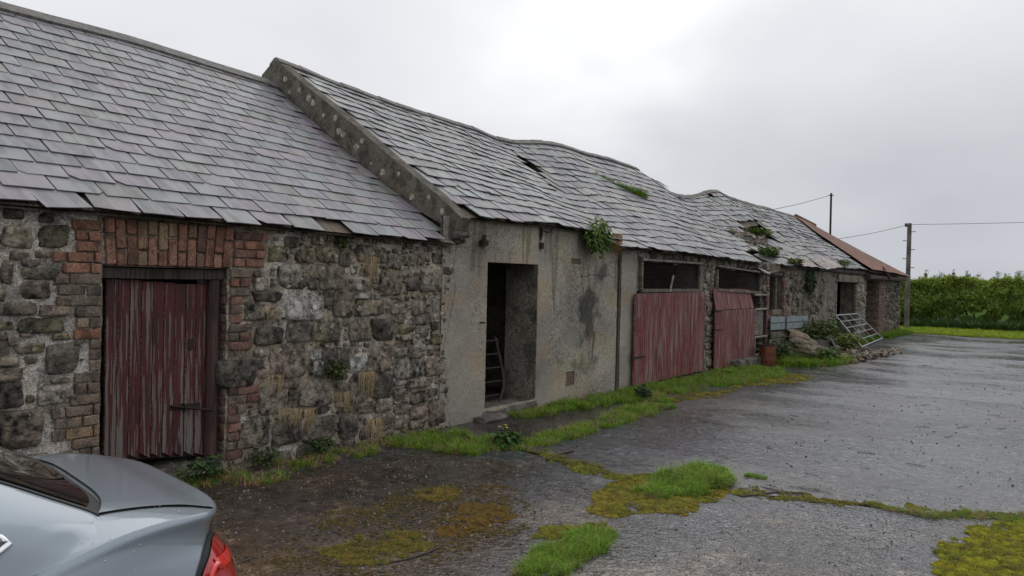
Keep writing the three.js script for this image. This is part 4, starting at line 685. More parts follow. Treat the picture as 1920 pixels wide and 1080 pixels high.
  // slates and sheets that slid down below the hole
  for (const [x, t, w, h, r] of [[19.6, 0.1, 0.9, 0.7, 0.3], [20.5, 0.2, 1.3, 0.8, -0.2], [21.5, 0.25, 1.2, 0.8, 0.25], [22.4, 0.22, 0.9, 0.6, -0.5], [21.0, 0.08, 1.0, 0.6, 0.5], [22.0, 0.1, 1.1, 0.6, -0.1], [23.2, 0.28, 0.9, 0.6, 0.35], [20.2, 0.04, 0.9, 0.5, 0.1]]) {
    const sh = new THREE.Shape(); for (let i = 0; i < 7; i++) { const a = (i / 7) * Math.PI * 2, q = 0.5 * (0.8 + 0.4 * R()); sh[i ? 'lineTo' : 'moveTo'](Math.cos(a) * w * q, Math.sin(a) * h * q); }
    const g = tint(new THREE.ExtrudeGeometry(sh, { depth: 0.02, bevelEnabled: false }), [0.24, 0.235, 0.23]), o = part(roof, 'fallen_sheet', g, M.oldSlate), [ax, as, an] = F.C.basis(x, t * 4), p = F.C.point(x, t * 4.3).addScaledVector(an, 0.06 + 0.05 * R());
    o.quaternion.setFromRotationMatrix(new THREE.Matrix4().makeBasis(ax, as, an)); o.rotateZ(r); o.rotateX((R() - 0.5) * 0.25); o.position.copy(p);
  }
  const corr = (x0, x1, L, base, name, mat, fr, lift, t0) => part(roof, name, grid(Math.round((x1 - x0) * 26), 6, (u, v) => { const x = lerp(x0, x1, u), p = fr.point(x, t0 + v * L), n = fr.basis(x, 1)[2]; p.addScaledVector(n, lift + 0.012 * Math.sin(x * 2 * Math.PI / 0.076) + 0.05 * nz(x * 1.5, v * 2, 3)); return [p.x, p.y, p.z, x, v * L]; }), mat);
  M.corrugated = std({ map: scaled(T.mortar, 1.4, 1.0), roughness: 0.55, side: THREE.DoubleSide, color: new THREE.Color(0.62, 0.54, 0.5) });
  corr(21.0, 23.0, 0.7, 0, 'corrugated_sheet', M.corrugated, F.C, 0.10, -0.14); corr(22.9, 24.9, 0.6, 0, 'corrugated_sheet', M.corrugated, F.C, 0.12, -0.2);
  rearSlope(b, F.C, 20, 33.5);
  rebase(b, 24, 0, 0);
}

/* ------------------------------------------------------------------ 5: end shed with the rusty iron roof */
{
  const R = rng(511), b = thing('end_shed', 'last shed of the row with rust red corrugated iron roof and a tall dark opening', 'building');
  const holes = [[29.6, 31.55, 0.05, 2.12]], wall = wallBody(b, 29.5, 35.8, -0.1, (x) => eaveLine(x) - 0.06, holes, M.rubbleMortar, { res: 0.08, relief: 0.03, seed: 61 }); wall.name = 'wall';
  fillStones(wall, [], { x0: 32.7, x1: 35.75, y0: 0.0, y1: 2.2, holes, seed: 62, tones: 'kbbddd', limit: 140, tries: 24, gap: 0.02, dome: 0.04, sizes: [[30, 0.25, 0.45], [60, 0.12, 0.25], [60, 0.07, 0.12]] });
  for (let k = 0; k < 22; k++) { let x = 31.56; for (const l of k % 2 ? [0.24, 0.24, 0.24, 0.24, 0.15] : [0.12, 0.24, 0.24, 0.24, 0.24]) { const g = brickGeo(l - 0.014, 0.078, R, TONE['ppkd'[Math.floor(R() * 4)]]); part(wall, 'brick', g.translate(x + l / 2, 2.05 - 0.09 * k, 0.01), M.brick); x += l; } const g = brickGeo(0.5, 0.078, R, TONE['pkd'[k % 3]]); part(wall, 'brick', g.rotateY(-Math.PI / 2).translate(31.54, 2.05 - 0.09 * k, -0.28), M.brick); }
  part(b, 'lintel', beam(6.8, 0.16, 0.3, R, 0.015, 12).translate(32.5, 2.23, 0.08), M.redPost); part(b, 'fascia', beam(6.9, 0.1, 0.05, R, 0.01, 12).rotateZ(-0.012).translate(32.6, 2.4, 0.16), M.redPost);
  part(b, 'loose_board', beam(1.5, 0.1, 0.03, R).rotateZ(-0.25).translate(31.6, 2.42, 0.26), M.darkWood);
  part(b, 'inner_wall', box(29.55, 35.4, 0, 2.4, -3.2, -3.0), M.inner);
  part(b, 'gable_wall', uvMetres(new THREE.ExtrudeGeometry(new THREE.Shape([[0.0, -0.1], [7.2, -0.1], [7.2, 2.4], [3.58, 4.42], [0.0, 2.3]].map((p) => new THREE.Vector2(...p))), { depth: 0.45, bevelEnabled: false }).rotateY(Math.PI / 2).translate(35.32, 0, -0.03)), M.rubbleMortar);
  part(b, 'rear_wall', box(29.4, 35.4, -0.1, 2.5, -7.4, -6.95), M.plain);
  const sheet = (x0, x1, t0, t1, name) => grid(Math.round((x1 - x0) * 13), 8, (u, v) => { const t = lerp(t0, t1, v), x = lerp(x0, x1, u) + 3.3 * t * (1 - u) + 0.05 * u, xx = Math.min(x, lerp(35.95, 35.5, t)), p = F.D.point(xx, t * F.D.len(xx)); p.addScaledVector(F.D.basis(xx, 2)[2], 0.09 + 0.016 * Math.sin(xx * 2 * Math.PI / 0.15) + 0.02 * nz(xx, t * 4, 2)); return [p.x, p.y, p.z, xx, t * 4.4]; });
  M.rustRoof = std({ map: scaled(T.rust, 2.4, 1.9), roughness: 0.75, side: THREE.DoubleSide, bumpMap: scaled(T.noise, 0.7), bumpScale: 0.002 });
  const roof = roofSheet(b, 'roof', F.D, 29.5, 35.9, 20, 6, -0.02, M.boarding, (x, t) => x < 29.5 + 3.4 * t); 
  for (let i = 0; i < 7; i++) { const a = i / 7, c = (i + 1.12) / 7; part(roof, 'roof_sheet', grid(14, 8, (u, v) => { const k = lerp(a, c, u), t = lerp(-0.03, 1.0, v), xl = lerp(28.75, 32.7, Math.max(0, t)), xr = lerp(36.0, 35.6, t), x = lerp(xl, xr, k), p = F.D.point(x, t * F.D.len(x)); p.addScaledVector(F.D.basis(x, 2)[2], 0.06 + 0.003 * i + 0.014 * Math.sin(u * 14 * Math.PI) + 0.02 * nz(x, t * 4, 2)); return [p.x, p.y, p.z, x, t * 4.4]; }), M.rustRoof); }
  part(roof, 'ridge_cap', uvMetres(rod([33.0, ridgeLine(33.0) + 0.08, -3.58], [35.8, ridgeLine(35.8) + 0.08, -3.58], 0.09, 8)), M.rustRoof);
  rearSlope(b, F.D, 33, 35.9);
  rebase(b, 32.6, 0, 0);
}

/* ------------------------------------------------------------------ grass, moss, weeds */
function blade(R, h, w, bend, tone) { // one tapering, bent blade rooted at the origin
  const a = R() * Math.PI * 2, c = Math.cos(a), s = Math.sin(a), P = [], I = [], U = [], C = [], N = 3, k = 0.8 + 0.4 * R(), kk = 0.85 + 0.3 * R();
  for (let i = 0; i <= N; i++) {
    const t = i / N, r = bend * t * t * h, y = h * t * (1 - 0.35 * bend * t), ww = (w / 2) * (1 - t * t * 0.95);
    P.push(c * r - s * ww, y, s * r + c * ww, c * r + s * ww, y, s * r - c * ww); U.push(0, t, 1, t);
    C.push(tone[0] * k, tone[1] * k * kk, tone[2] * k, tone[0] * k, tone[1] * k * kk, tone[2] * k);
    if (i < N) { const q = i * 2; I.push(q, q + 1, q + 3, q, q + 3, q + 2); }
  }
  const g = new THREE.BufferGeometry(); g.setAttribute('position', new THREE.Float32BufferAttribute(P, 3)); g.setAttribute('uv', new THREE.Float32BufferAttribute(U, 2)); g.setAttribute('color', new THREE.Float32BufferAttribute(C, 3)); g.setIndex(I); g.computeVertexNormals(); return g;
}
function tuft(R, n, h, spread, tone, w = 0.006, bend = 1) {
  const l = []; for (let i = 0; i < n; i++) { const a = R() * 6.28, r = spread * Math.sqrt(R()); l.push(blade(R, h * (0.45 + 0.6 * R()), w * (0.7 + 0.6 * R()), bend * (0.15 + 1.1 * R()), tone).translate(Math.cos(a) * r, 0, Math.sin(a) * r)); }
  return merge(l);
}
function scatter(poly, n, seed, dens = () => 1) {
  const R = rng(seed), xs = poly.map((p) => p[0]), ys = poly.map((p) => p[1]), out = [], x0 = Math.min(...xs), x1 = Math.max(...xs), y0 = Math.min(...ys), y1 = Math.max(...ys);
  for (let k = 0; k < n * 40 && out.length < n; k++) {
    const x = lerp(x0, x1, R()), z = lerp(y0, y1, R()), jx = 0.34 * fbm(x * 2.7, z * 2.7, 3, 4), jz = 0.34 * fbm(x * 2.7, z * 2.7, 9, 4);
    if (inside(poly, x + jx, z + jz) && R() < dens(x, z)) out.push([x, z]);
  }
  return out;
}
const _m = new THREE.Matrix4(), _q = new THREE.Quaternion(), _e = new THREE.Euler(), _p = new THREE.Vector3(), _s = new THREE.Vector3(), _c = new THREE.Color();
function copies(parent, name, geo, mat, list) { // list of [x, y, z, scale, turn, tiltx, tiltz, color, sy]
  const o = new THREE.InstancedMesh(geo, mat, list.length); o.name = parent === scene ? numbered(name) : name;
  list.forEach(([x, y, z, s, t, a = 0, b = 0, c, sy = 1], i) => { _m.compose(_p.set(x, y, z), _q.setFromEuler(_e.set(a, t, b, 'YXZ')), _s.set(s, s * sy, s)); o.setMatrixAt(i, _m); if (c) o.setColorAt(i, _c.setRGB(...c)); });
  o.userData.kind = 'stuff'; o.castShadow = o.receiveShadow = true; parent.add(o); return o;
}
const GREEN = [0.195, 0.325, 0.032], OLIVE = [0.19, 0.2, 0.035], STRAW = [0.36, 0.265, 0.15], DEEP = [0.05, 0.11, 0.02];
const gR = rng(9001), TUFTS = { green: tuft(gR, 26, 1, 0.3, GREEN, 0.035, 1.1), lime: tuft(gR, 26, 1, 0.55, [0.30, 0.40, 0.03], 0.06, 0.8), short: tuft(gR, 26, 1, 0.55, GREEN, 0.06, 0.8), straw: tuft(gR, 22, 1, 0.4, STRAW, 0.035, 1.5), olive: tuft(gR, 24, 1, 0.6, OLIVE, 0.06, 1.0) };
function grassPatch(label, poly, n, h, seed, { kind = 'green', sy = 1, dens, name = 'grass', lift = 0.0, mixStraw = 0, cat = 'grass' } = {}) {
  const R = rng(seed + 1), pts = scatter(poly, n, seed, dens), mk = (p) => { const v = 0.5 + 0.5 * fbm(p[0] * 2, p[1] * 2, 4, 3) * 2, k = 0.75 + 0.45 * R(); return [p[0], groundH(p[0], p[1]) - 0.006 + lift, p[1], h * (0.3 + 0.75 * R() * R() + 0.85 * v), R() * 6.28, (R() - 0.5) * 0.3, (R() - 0.5) * 0.3, [k * (1 + 0.4 * (R() - 0.4)), k, k], sy]; };
  const a = [], b = []; for (const p of pts) (R() < mixStraw ? b : a).push(mk(p));
  const g = new THREE.Group(); g.name = numbered(name); scene.add(g); tag(g, label, cat, null, 'stuff');
  copies(g, 'blades', TUFTS[kind], M.blade, a); if (b.length) copies(g, 'dry_blades', TUFTS.straw, M.blade, b);
  return g;
}
const mossGeo = (() => { const g = new THREE.IcosahedronGeometry(1, 1), p = g.attributes.position; for (let i = 0; i < p.count; i++) { const q = 1 + 0.5 * nz(p.getX(i) * 1.6 + 4, p.getY(i) * 1.6, p.getZ(i) * 1.6); p.setXYZ(i, p.getX(i) * q, p.getY(i) * q * 0.5, p.getZ(i) * q); } g.computeVertexNormals(); return g; })();
function mossPatch(label, poly, n, seed, { size = 0.02, tone = [0.19, 0.13, 0.026], to = [0.12, 0.14, 0.02], grass = 0, dens } = {}) {
  const R = rng(seed + 3), pts = scatter(poly, n, seed, dens ?? ((x, z) => sstep(fbm(x * 4, z * 4, seed, 5), -0.16, 0.3)));
  const g = new THREE.Group(); g.name = numbered('moss'); scene.add(g); tag(g, label, 'moss', null, 'stuff');
  copies(g, 'moss_cushions', mossGeo, M.moss, pts.map(([x, z]) => { const t = clamp(0.5 + 1.3 * fbm(x * 3, z * 3, seed + 2, 3) + 0.4 * (R() - 0.5), 0, 1), k = 0.6 + 0.7 * R(); return [x, groundH(x, z) + 0.001, z, size * (0.35 + 0.9 * R() * R() + 0.2), R() * 6.28, 0, 0, tone.map((c, i) => lerp(c, to[i], t) * k), 0.6 + 0.7 * R()]; }));
  if (grass) copies(g, 'fine_blades', TUFTS.olive, M.blade, scatter(poly, grass, seed + 9).map(([x, z]) => { const k = 0.7 + 0.6 * R(); return [x, groundH(x, z), z, 0.03 + 0.03 * R(), R() * 6.28, 0, 0, [k * 1.1, k, k], 0.8]; }));
  return g;
}
grassPatch('lush green grass strip along the mossy joint before the rendered shed', [[5.9, 0.5], [6.2, 1.2], [6.7, 1.45], [7.4, 1.58], [8.5, 1.55], [9.8, 1.5], [10.9, 1.35], [11.3, 0.9], [9.4, 1.12], [8.2, 1.22], [7.1, 1.2], [6.9, 0.62], [6.6, 0.1], [5.9, 0.03]], 1350, 0.125, 11, { mixStraw: 0.16, dens: (x, z) => sstep(fbm(x * 3.2, z * 3.2, 2, 4), -0.3, 0.06) });
grassPatch('green grass growing against the foot of the rendered shed wall', [[8.2, 0.1], [8.5, 0.5], [9.2, 0.5], [10.1, 0.66], [10.9, 0.85], [11.7, 0.8], [11.95, 0.05], [10, 0.04], [9.1, 0.05]], 700, 0.135, 12, { mixStraw: 0.12, dens: (x, z) => sstep(fbm(x * 3.2, z * 3.2, 7, 4), -0.3, 0.06) });
grassPatch('grass below the two red board doors, yellowing at its outer edge', [[11.3, 0.8], [12.6, 1.05], [14.3, 1.35], [15.6, 1.5], [16.9, 1.0], [17.2, 0.3], [17.0, 0.12], [14.9, 0.16], [12, 0.12]], 1300, 0.15, 13, { mixStraw: 0.14, dens: (x, z) => sstep(fbm(x * 2.6, z * 2.6, 9, 4), -0.3, 0.06) });
grassPatch('straggly grass and weeds at the foot of the stone barn wall by the maroon door', [[3.3, 0.2], [3.6, 0.62], [4.3, 0.5], [5.2, 0.42], [5.9, 0.5], [6.0, 0.03], [4.2, 0.02], [3.4, 0.05]], 330, 0.11, 14, { mixStraw: 0.45, dens: (x, z) => sstep(fbm(x * 3, z * 3, 2, 3), -0.12, 0.15) });
grassPatch('tall bright green grass mound on the concrete in the middle of the yard', [[6.0, 3.22], [6.55, 3.12], [6.95, 3.18], [7.28, 3.42], [7.05, 3.72], [6.6, 3.72], [6.2, 3.66], [5.95, 3.5]], 1000, 0.135, 15, { mixStraw: 0.05, dens: (x) => 0.25 + 0.75 * sstep(x, 6.0, 6.7) });
grassPatch('bright green grass tussock at the bottom edge nearest the car', [[3.78, 3.52], [4.05, 3.42], [4.4, 3.36], [4.8, 3.42], [4.98, 3.55], [4.8, 3.66], [4.3, 3.72], [3.9, 3.75]], 700, 0.095, 16, { mixStraw: 0.05 });
grassPatch('tiny grass tuft alone on the concrete right of the grass mound', [[7.28, 3.72], [7.42, 3.72], [7.46, 3.9], [7.3, 3.92]], 50, 0.05, 17);
grassPatch('thin grass lining the right end of the joint across the yard', [[6.9, 4.9], [7.05, 4.9], [7.3, 5.5], [7.75, 6.3], [7.5, 6.5], [7.05, 5.6]], 420, 0.06, 18, { mixStraw: 0.3 });
grassPatch('weedy grass around the rubble heap before the ruined shed', [[17.6, 0.3], [18.1, 1.3], [19.2, 1.75], [20.6, 1.75], [21.6, 1.5], [22.2, 0.9], [23.9, 0.5], [24.6, 0.1], [17.8, 0.15]], 1700, 0.25, 19, { mixStraw: 0.1 });
grassPatch('grass growing in the doorway behind the leaning gate', [[25.4, -0.3], [28.6, -0.3], [29.4, 0.1], [29.2, 0.5], [26, 0.3]], 300, 0.24, 20);
grassPatch('grass at the foot of the end shed corner', [[30.6, 0.05], [31.2, 0.45], [33.5, 0.5], [35.6, 0.5], [36.2, 0.1], [35.7, 0.03], [31.5, 0.03]], 380, 0.24, 21);
grassPatch('mown yellow green grass verge in front of the hedge', [[35.9, -9], [35.9, 20], [42.6, 20], [42.6, -9]], 9000, 0.16, 22, { kind: 'lime', sy: 0.6 });
grassPatch('long rough grass and nettles along the hedge bottom', [[41.6, -9], [41.6, 20], [43.2, 20], [43.2, -9]], 3600, 0.72, 23, { sy: 0.8 }).children[0].material = new THREE.MeshPhysicalMaterial({ color: new THREE.Color(0.36, 0.5, 0.6), vertexColors: true, roughness: 0.6, transmission: 0.3, side: THREE.DoubleSide });
mossPatch('orange brown moss spread at the left of the grass mound in the yard', [[5.3, 3.2], [5.55, 2.98], [6.0, 2.88], [6.6, 2.92], [6.95, 3.1], [6.85, 3.6], [6.7, 3.85], [6.2, 3.82], [5.6, 3.64], [5.35, 3.5]], 4600, 31, { grass: 260, dens: (x, z) => sstep(fbm(x * 4, z * 4, 31, 5), -0.4, 0.1) });
mossPatch('yellow green moss carpet in the bottom right corner', [[5.7, 5.56], [6.15, 5.5], [6.5, 5.6], [6.95, 5.68], [7.4, 5.95], [7.3, 6.6], [6.2, 6.5], [5.5, 6.0]], 6500, 32, { dens: (x, z) => sstep(fbm(x * 4, z * 4, 32, 5), -0.4, 0.1), tone: [0.21, 0.19, 0.014], to: [0.15, 0.165, 0.016], size: 0.026, grass: 900 });
mossPatch('moss along the joint from the grass strip to the middle of the yard', [[6.75, 1.5], [6.5, 2.0], [6.34, 2.5], [6.3, 2.95], [6.62, 3.0], [6.6, 2.5], [6.72, 2.05], [6.95, 1.6]], 900, 33, { grass: 160, tone: [0.16, 0.15, 0.02] });
mossPatch('moss and dirt along the joint from the grass mound to the right edge', [[6.6, 3.8], [6.75, 4.3], [6.88, 4.7], [7.0, 5.2], [7.25, 5.7], [7.7, 6.4], [7.9, 6.3], [7.45, 5.6], [7.16, 5.0], [7.04, 4.6], [6.9, 4.2], [6.85, 3.8]], 1300, 34, { tone: [0.11, 0.08, 0.03], to: [0.13, 0.13, 0.02], grass: 120 });
mossPatch('ochre moss fringe at the outer edge of the grass by the red doors', [[13.2, 1.2], [14.2, 1.5], [15.2, 1.95], [16.2, 1.9], [16.6, 1.3], [15.2, 1.35]], 1300, 35, { size: 0.03, grass: 100 });
mossPatch('ochre moss by the joint beyond the first grass strip', [[10.6, 1.2], [11.4, 1.3], [12.6, 1.55], [13.2, 1.4], [12.0, 1.0], [11.3, 0.9]], 800, 36, { size: 0.026, grass: 120, dens: (x, z) => sstep(fbm(x * 4, z * 4, 3, 3), 0, 0.2) });
mossPatch('thin brown moss and rotted leaf film over the dirt beside the car', [[3.0, 2.1], [4.0, 1.7], [5.2, 1.55], [5.5, 2.3], [5.0, 2.95], [4.0, 3.05], [3.2, 3.0]], 3200, 41, { size: 0.013, tone: [0.10, 0.068, 0.026], to: [0.085, 0.07, 0.03], dens: (x, z) => 0.15 + 0.85 * sstep(fbm(x * 3, z * 3, 5, 4), -0.05, 0.25) });
mossPatch('rust brown moss patch in the dirt, topmost of three beside the car', [[4.78, 1.72], [5.1, 1.86], [5.12, 2.12], [4.86, 2.2], [4.7, 1.95]], 520, 37, { tone: [0.14, 0.088, 0.028], to: [0.13, 0.09, 0.02], grass: 50 });
mossPatch('rust brown moss patch in the dirt, the middle of three', [[4.85, 2.28], [4.98, 2.55], [4.75, 2.8], [4.2, 2.78], [4.1, 2.6], [4.5, 2.4]], 1200, 38, { tone: [0.12, 0.066, 0.02], to: [0.10, 0.07, 0.018] });
mossPatch('olive moss and grass patch in the dirt next to the tail light', [[3.3, 2.3], [3.7, 2.25], [4.05, 2.5], [3.95, 2.75], [3.5, 2.78], [3.25, 2.6]], 1000, 39, { grass: 100, tone: [0.12, 0.08, 0.022], to: [0.11, 0.1, 0.02] });
mossPatch('brown moss fringe above the nearest grass tussock', [[4.4, 3.1], [4.8, 3.12], [5.15, 3.45], [5.0, 3.6], [4.6, 3.4]], 420, 40, { grass: 60 });
{ // loose grit, twigs and bark scattered on the concrete
  const R = rng(77), stone = stoneGeo(1, 0.8, R, { e: 2.6, n: 7, rings: 3, dome: 0.35, deep: 0.3, tone: [1, 1, 1], rough: 0.2 }).rotateX(-Math.PI / 2), pm = std({ color: 0xffffff, roughness: 0.6 });
  const L = []; const put = (poly, n, seed, s0, s1, tones) => scatter(poly, n, seed).forEach(([x, z]) => { const k = 0.6 + 0.8 * R(), c = tones[Math.floor(R() * tones.length)]; L.push([x, groundH(x, z) + 0.001, z, lerp(s0, s1, R() * R()), R() * 6.28, 0, 0, c.map((v) => v * k)]); });
  put([[1.8, 0.2], [5.8, 0.4], [6.2, 1.6], [5.6, 2.6], [4.6, 3.2], [2.6, 3.6]], 3600, 5, 0.005, 0.022, [[0.16, 0.13, 0.1], [0.09, 0.075, 0.06], [0.24, 0.21, 0.18], [0.06, 0.05, 0.045], [0.07, 0.06, 0.05]]);
  put([[3.5, 1.5], [7.5, 1.6], [8, 6.5], [3.2, 5.5]], 1500, 6, 0.004, 0.016, [[0.04, 0.036, 0.03], [0.03, 0.026, 0.022], [0.12, 0.11, 0.1]]);
  put([[7, 1.6], [22, 2.0], [30, 6], [9, 7]], 1300, 7, 0.005, 0.026, [[0.03, 0.026, 0.022], [0.04, 0.036, 0.03]]);
  tag(copies(scene, 'gravel', stone, pm, L), 'loose grit and small stones scattered over the yard', 'gravel');
  const tw = merge([tube([[-0.5, 0.01, 0], [-0.2, 0.02, 0.05], [0.15, 0.012, -0.02], [0.5, 0.02, 0.06]], 0.016, 7, 5), tube([[0.1, 0.014, 0], [0.25, 0.05, -0.12]], 0.01, 3, 4)]), W = [];
  const putT = (poly, n, seed, s0, s1) => scatter(poly, n, seed).forEach(([x, z]) => W.push([x, groundH(x, z) + 0.004, z, lerp(s0, s1, R()), R() * 6.28, 0, 0]));
  putT([[4.6, 0.5], [6.2, 1.5], [6.6, 2.2], [5.4, 2.2], [4.2, 0.9]], 60, 8, 0.06, 0.22); putT([[7, 1.8], [24, 2], [28, 5], [8, 6.5]], 70, 9, 0.06, 0.22); putT([[6.6, 3.6], [7.3, 3.9], [7.1, 5.2], [6.6, 4.4]], 40, 10, 0.06, 0.2); putT([[6, 0.1], [11, 0.5], [11, 1.2], [7, 1.0]], 50, 11, 0.06, 0.2);
  tag(copies(scene, 'twigs', tw, M.twig, W), 'thin dark twigs and bark scraps lying about the yard', 'twigs');
  const stick = (label, pts, r) => tag(part(scene, 'fallen_twig', tube(pts.map(([x, z]) => [x, groundH(x, z) + r * 0.9, z]), r, 14, 6), M.twig), label, 'twig');
  stick('long curved bare twig lying on the moss beside the tail light', [[3.42, 2.72], [3.6, 2.8], [3.9, 2.82], [4.2, 2.72], [4.45, 2.62]], 0.006);
  stick('dark twig lying off the right side of the grass mound', [[6.55, 3.95], [6.7, 4.05], [6.95, 4.2], [7.02, 4.42]], 0.007);
  stick('straight grey stick below the first grass strip', [[6.5, 1.95], [6.75, 1.9], [7.05, 1.92]], 0.012);
}
/* plants and dead grass rooted in the walls and roofs */
function hanging(label, x, y, z, n, h, wide, seed, tone = [0.52, 0.40, 0.24]) {
  const R = rng(seed), l = []; for (let i = 0; i < n; i++) { const a = (R() - 0.5) * 2.8, R0 = R(), P = [], r = h * (0.4 + 1.1 * R()), o = (R() - 0.5) * wide * 0.45; const g = new THREE.BufferGeometry(), w = 0.0015 + 0.002 * R(), k = 0.6 + 0.8 * R(), I = []; for (let j = 0; j <= 4; j++) { const t = j / 4, px = o + Math.sin(a) * (0.05 + 0.09 * R0) * Math.sin(t * 2.2), py = 0.05 * Math.sin(t * 3) - r * t * t, pz = 0.02 + Math.cos(a) * 0.07 * Math.sin(t * 2.4); P.push(px - w * (1 - t * 0.8), py, pz, px + w * (1 - t * 0.8), py, pz + 0.002); if (j < 4) { const q = j * 2; I.push(q, q + 1, q + 3, q, q + 3, q + 2); } } g.setAttribute('position', new THREE.Float32BufferAttribute(P, 3)); g.setAttribute('uv', new THREE.Float32BufferAttribute(new Float32Array(20), 2)); g.setIndex(I); g.computeVertexNormals(); l.push(tint(g, tone.map((c) => c * k))); }
  const o = part(scene, 'dead_grass_tuft', merge(l), M.blade); o.position.set(x, y, z); return tag(o, label, 'dead grass');
}
hanging('long straw tuft hanging highest on the stone barn wall', 5.78, 2.04, 0.0, 60, 0.2, 0.1, 1);
hanging('large straw tuft hanging low at the middle of the stone barn wall', 5.78, 0.78, 0.02, 70, 0.2, 0.12, 2);
hanging('straw tuft above the lowest stones, left of a matching pair', 4.74, 0.5, 0.02, 50, 0.12, 0.14, 3);
hanging('straw tuft above the lowest stones, right of a matching pair', 4.95, 0.47, 0.02, 50, 0.15, 0.1, 4);
hanging('small straw tuft beside the big block right of the maroon door', 4.58, 0.85, 0.02, 30, 0.14, 0.08, 5);
hanging('thin straw tuft hanging below the ferny weed on the stone wall', 5.44, 0.6, 0.02, 36, 0.16, 0.08, 6);
hanging('faint straw wisp on the stone wall right of the arch bricks', 4.53, 1.5, 0.02, 24, 0.08, 0.07, 7);
hanging('dry straw clump standing at the foot of the stone barn wall', 5.86, 0.26, 0.06, 80, 0.2, 0.16, 8);
hanging('ginger dry grass fringe hanging from the eave by the leafy weed', 11.05, 2.6, 0.1, 120, 0.22, 0.5, 9, [0.3, 0.17, 0.06]);
hanging('brown dead stalks hanging on the stained part of the shed wall', 10.45, 1.05, 0.03, 30, 0.34, 0.12, 10, [0.22, 0.13, 0.06]);
const leafG = (() => { const g = new THREE.BufferGeometry(); g.setAttribute('position', new THREE.Float32BufferAttribute([0, 0, 0, -0.28, 0.1, 0.4, 0, 0.04, 0.45, 0.28, 0.1, 0.4, 0, -0.06, 1], 3)); g.setAttribute('uv', new THREE.Float32BufferAttribute(new Float32Array(10), 2)); g.setIndex([0, 1, 2, 0, 2, 3, 1, 4, 2, 2, 4, 3]); g.computeVertexNormals(); return g; })();
function leafy(label, cat, [x, y, z], [rx, ry, rz], n, size, tone, seed, name = 'weed', droop = 0) {
  const R = rng(seed), t = thing(name, label, cat, [x, y, z]), L = [], S = [];
  for (let i = 0; i < n; i++) { const a = R() * 6.28, b = Math.acos(2 * R() - 1), r = Math.cbrt(R()) * (0.75 + 0.45 * nz(Math.cos(a) * 2 + seed, Math.sin(a) * 2, b)), p = [rx * r * Math.sin(b) * Math.cos(a), ry * r * Math.cos(b) + droop * 0, rz * r * Math.sin(b) * Math.sin(a)], k = 0.55 + 0.8 * R(); L.push([...p, size * (0.6 + 0.8 * R()), Math.atan2(p[0] + 0.3 * (R() - 0.5), p[2] + 0.3 * R()) + R() - 0.5, -0.5 + 1.1 * R() + droop, (R() - 0.5), tone.map((c, j) => c * k * (j === 0 ? 0.85 + 0.4 * R() : 1))]); }
  copies(t, 'leaves', leafG, M.leaf, L); for (let i = 0; i < 7; i++) S.push(tube([[0, -ry * 0.8, -rz * 0.5], [(R() - 0.5) * rx, 0, (R() - 0.5) * rz], [(R() - 0.5) * rx * 1.8, ry * (R() - 0.2), (R() - 0.5) * rz * 1.6]], 0.003 + size * 0.04, 5, 4)); part(t, 'stems', merge(S), M.twig); return t;
}
leafy('leafy green weed drooping from the eave of the rendered shed', 'weed', [10.4, 2.56, 0.18], [0.42, 0.36, 0.2], 900, 0.07, [0.13, 0.22, 0.045], 1, 'weed', 0.4);
{ const R = rng(88), t = thing('grass_tussock', 'green grass tussock rooted in the slates of the middle roof', 'grass', [15.6, 3.96, -2.2]), L = []; for (let i = 0; i < 42; i++) { const k = R(), x = lerp(14.95, 16.1, k), q = F.B.point(x, F.B.len(x) * lerp(0.74, 0.55, k)); L.push([q.x - 15.6 + 0.1 * (R() - 0.5), q.y - 3.96 + 0.01, q.z + 2.2 + 0.1 * (R() - 0.5), (0.12 + 0.22 * k) * (0.6 + 0.6 * R()), R() * 6, 0.3 * R(), 0, [0.8, 0.8, 0.9]]); } copies(t, 'blades', TUFTS.green, M.blade, L); }
leafy('green weed growing in the hole of the ruined roof', 'weed', [23.3, 3.45, -1.75], [0.75, 0.16, 0.4], 420, 0.11, [0.11, 0.19, 0.03], 3, 'weed', -0.4);
leafy('green weed at the eave just below the roof hole', 'weed', [19.9, 2.7, -0.3], [0.65, 0.15, 0.3], 480, 0.09, [0.11, 0.19, 0.03], 4, 'weed', -0.4);
leafy('yellowish grass weed on the window lintel of the ruined shed', 'weed', [20.7, 2.5, 0.12], [0.7, 0.12, 0.15], 220, 0.1, [0.13, 0.15, 0.03], 5);
leafy('dark ivy spreading on the upper wall of the ruined shed', 'ivy', [22.3, 2.0, 0.08], [0.55, 0.42, 0.1], 500, 0.09, [0.04, 0.07, 0.02], 6, 'ivy', 0.5);
leafy('small fern in the stone barn wall just under the eave', 'fern', [5.4, 2.2, 0.03], [0.09, 0.09, 0.05], 60, 0.045, [0.1, 0.16, 0.03], 7, 'fern');
leafy('ferny green weed in the middle of the stone barn wall', 'weed', [5.32, 0.86, 0.05], [0.2, 0.17, 0.08], 190, 0.05, [0.08, 0.12, 0.03], 8);
leafy('broad leaved weed at the foot of the maroon door', 'weed', [3.75, 0.12, 0.16], [0.3, 0.16, 0.14], 210, 0.07, [0.055, 0.12, 0.03], 9);
leafy('small weed beside the brick jamb at the wall foot', 'weed', [4.42, 0.12, 0.12], [0.2, 0.12, 0.1], 130, 0.055, [0.06, 0.11, 0.03], 10);
leafy('low weed at the wall foot below the paired straw tufts', 'weed', [5.1, 0.12, 0.12], [0.22, 0.11, 0.1], 120, 0.06, [0.06, 0.12, 0.03], 11);
leafy('dandelion clump with broad leaves at the near end of the grass strip', 'weed', [6.75, 0.09, 1.22], [0.24, 0.12, 0.2], 200, 0.09, [0.06, 0.14, 0.025], 12);
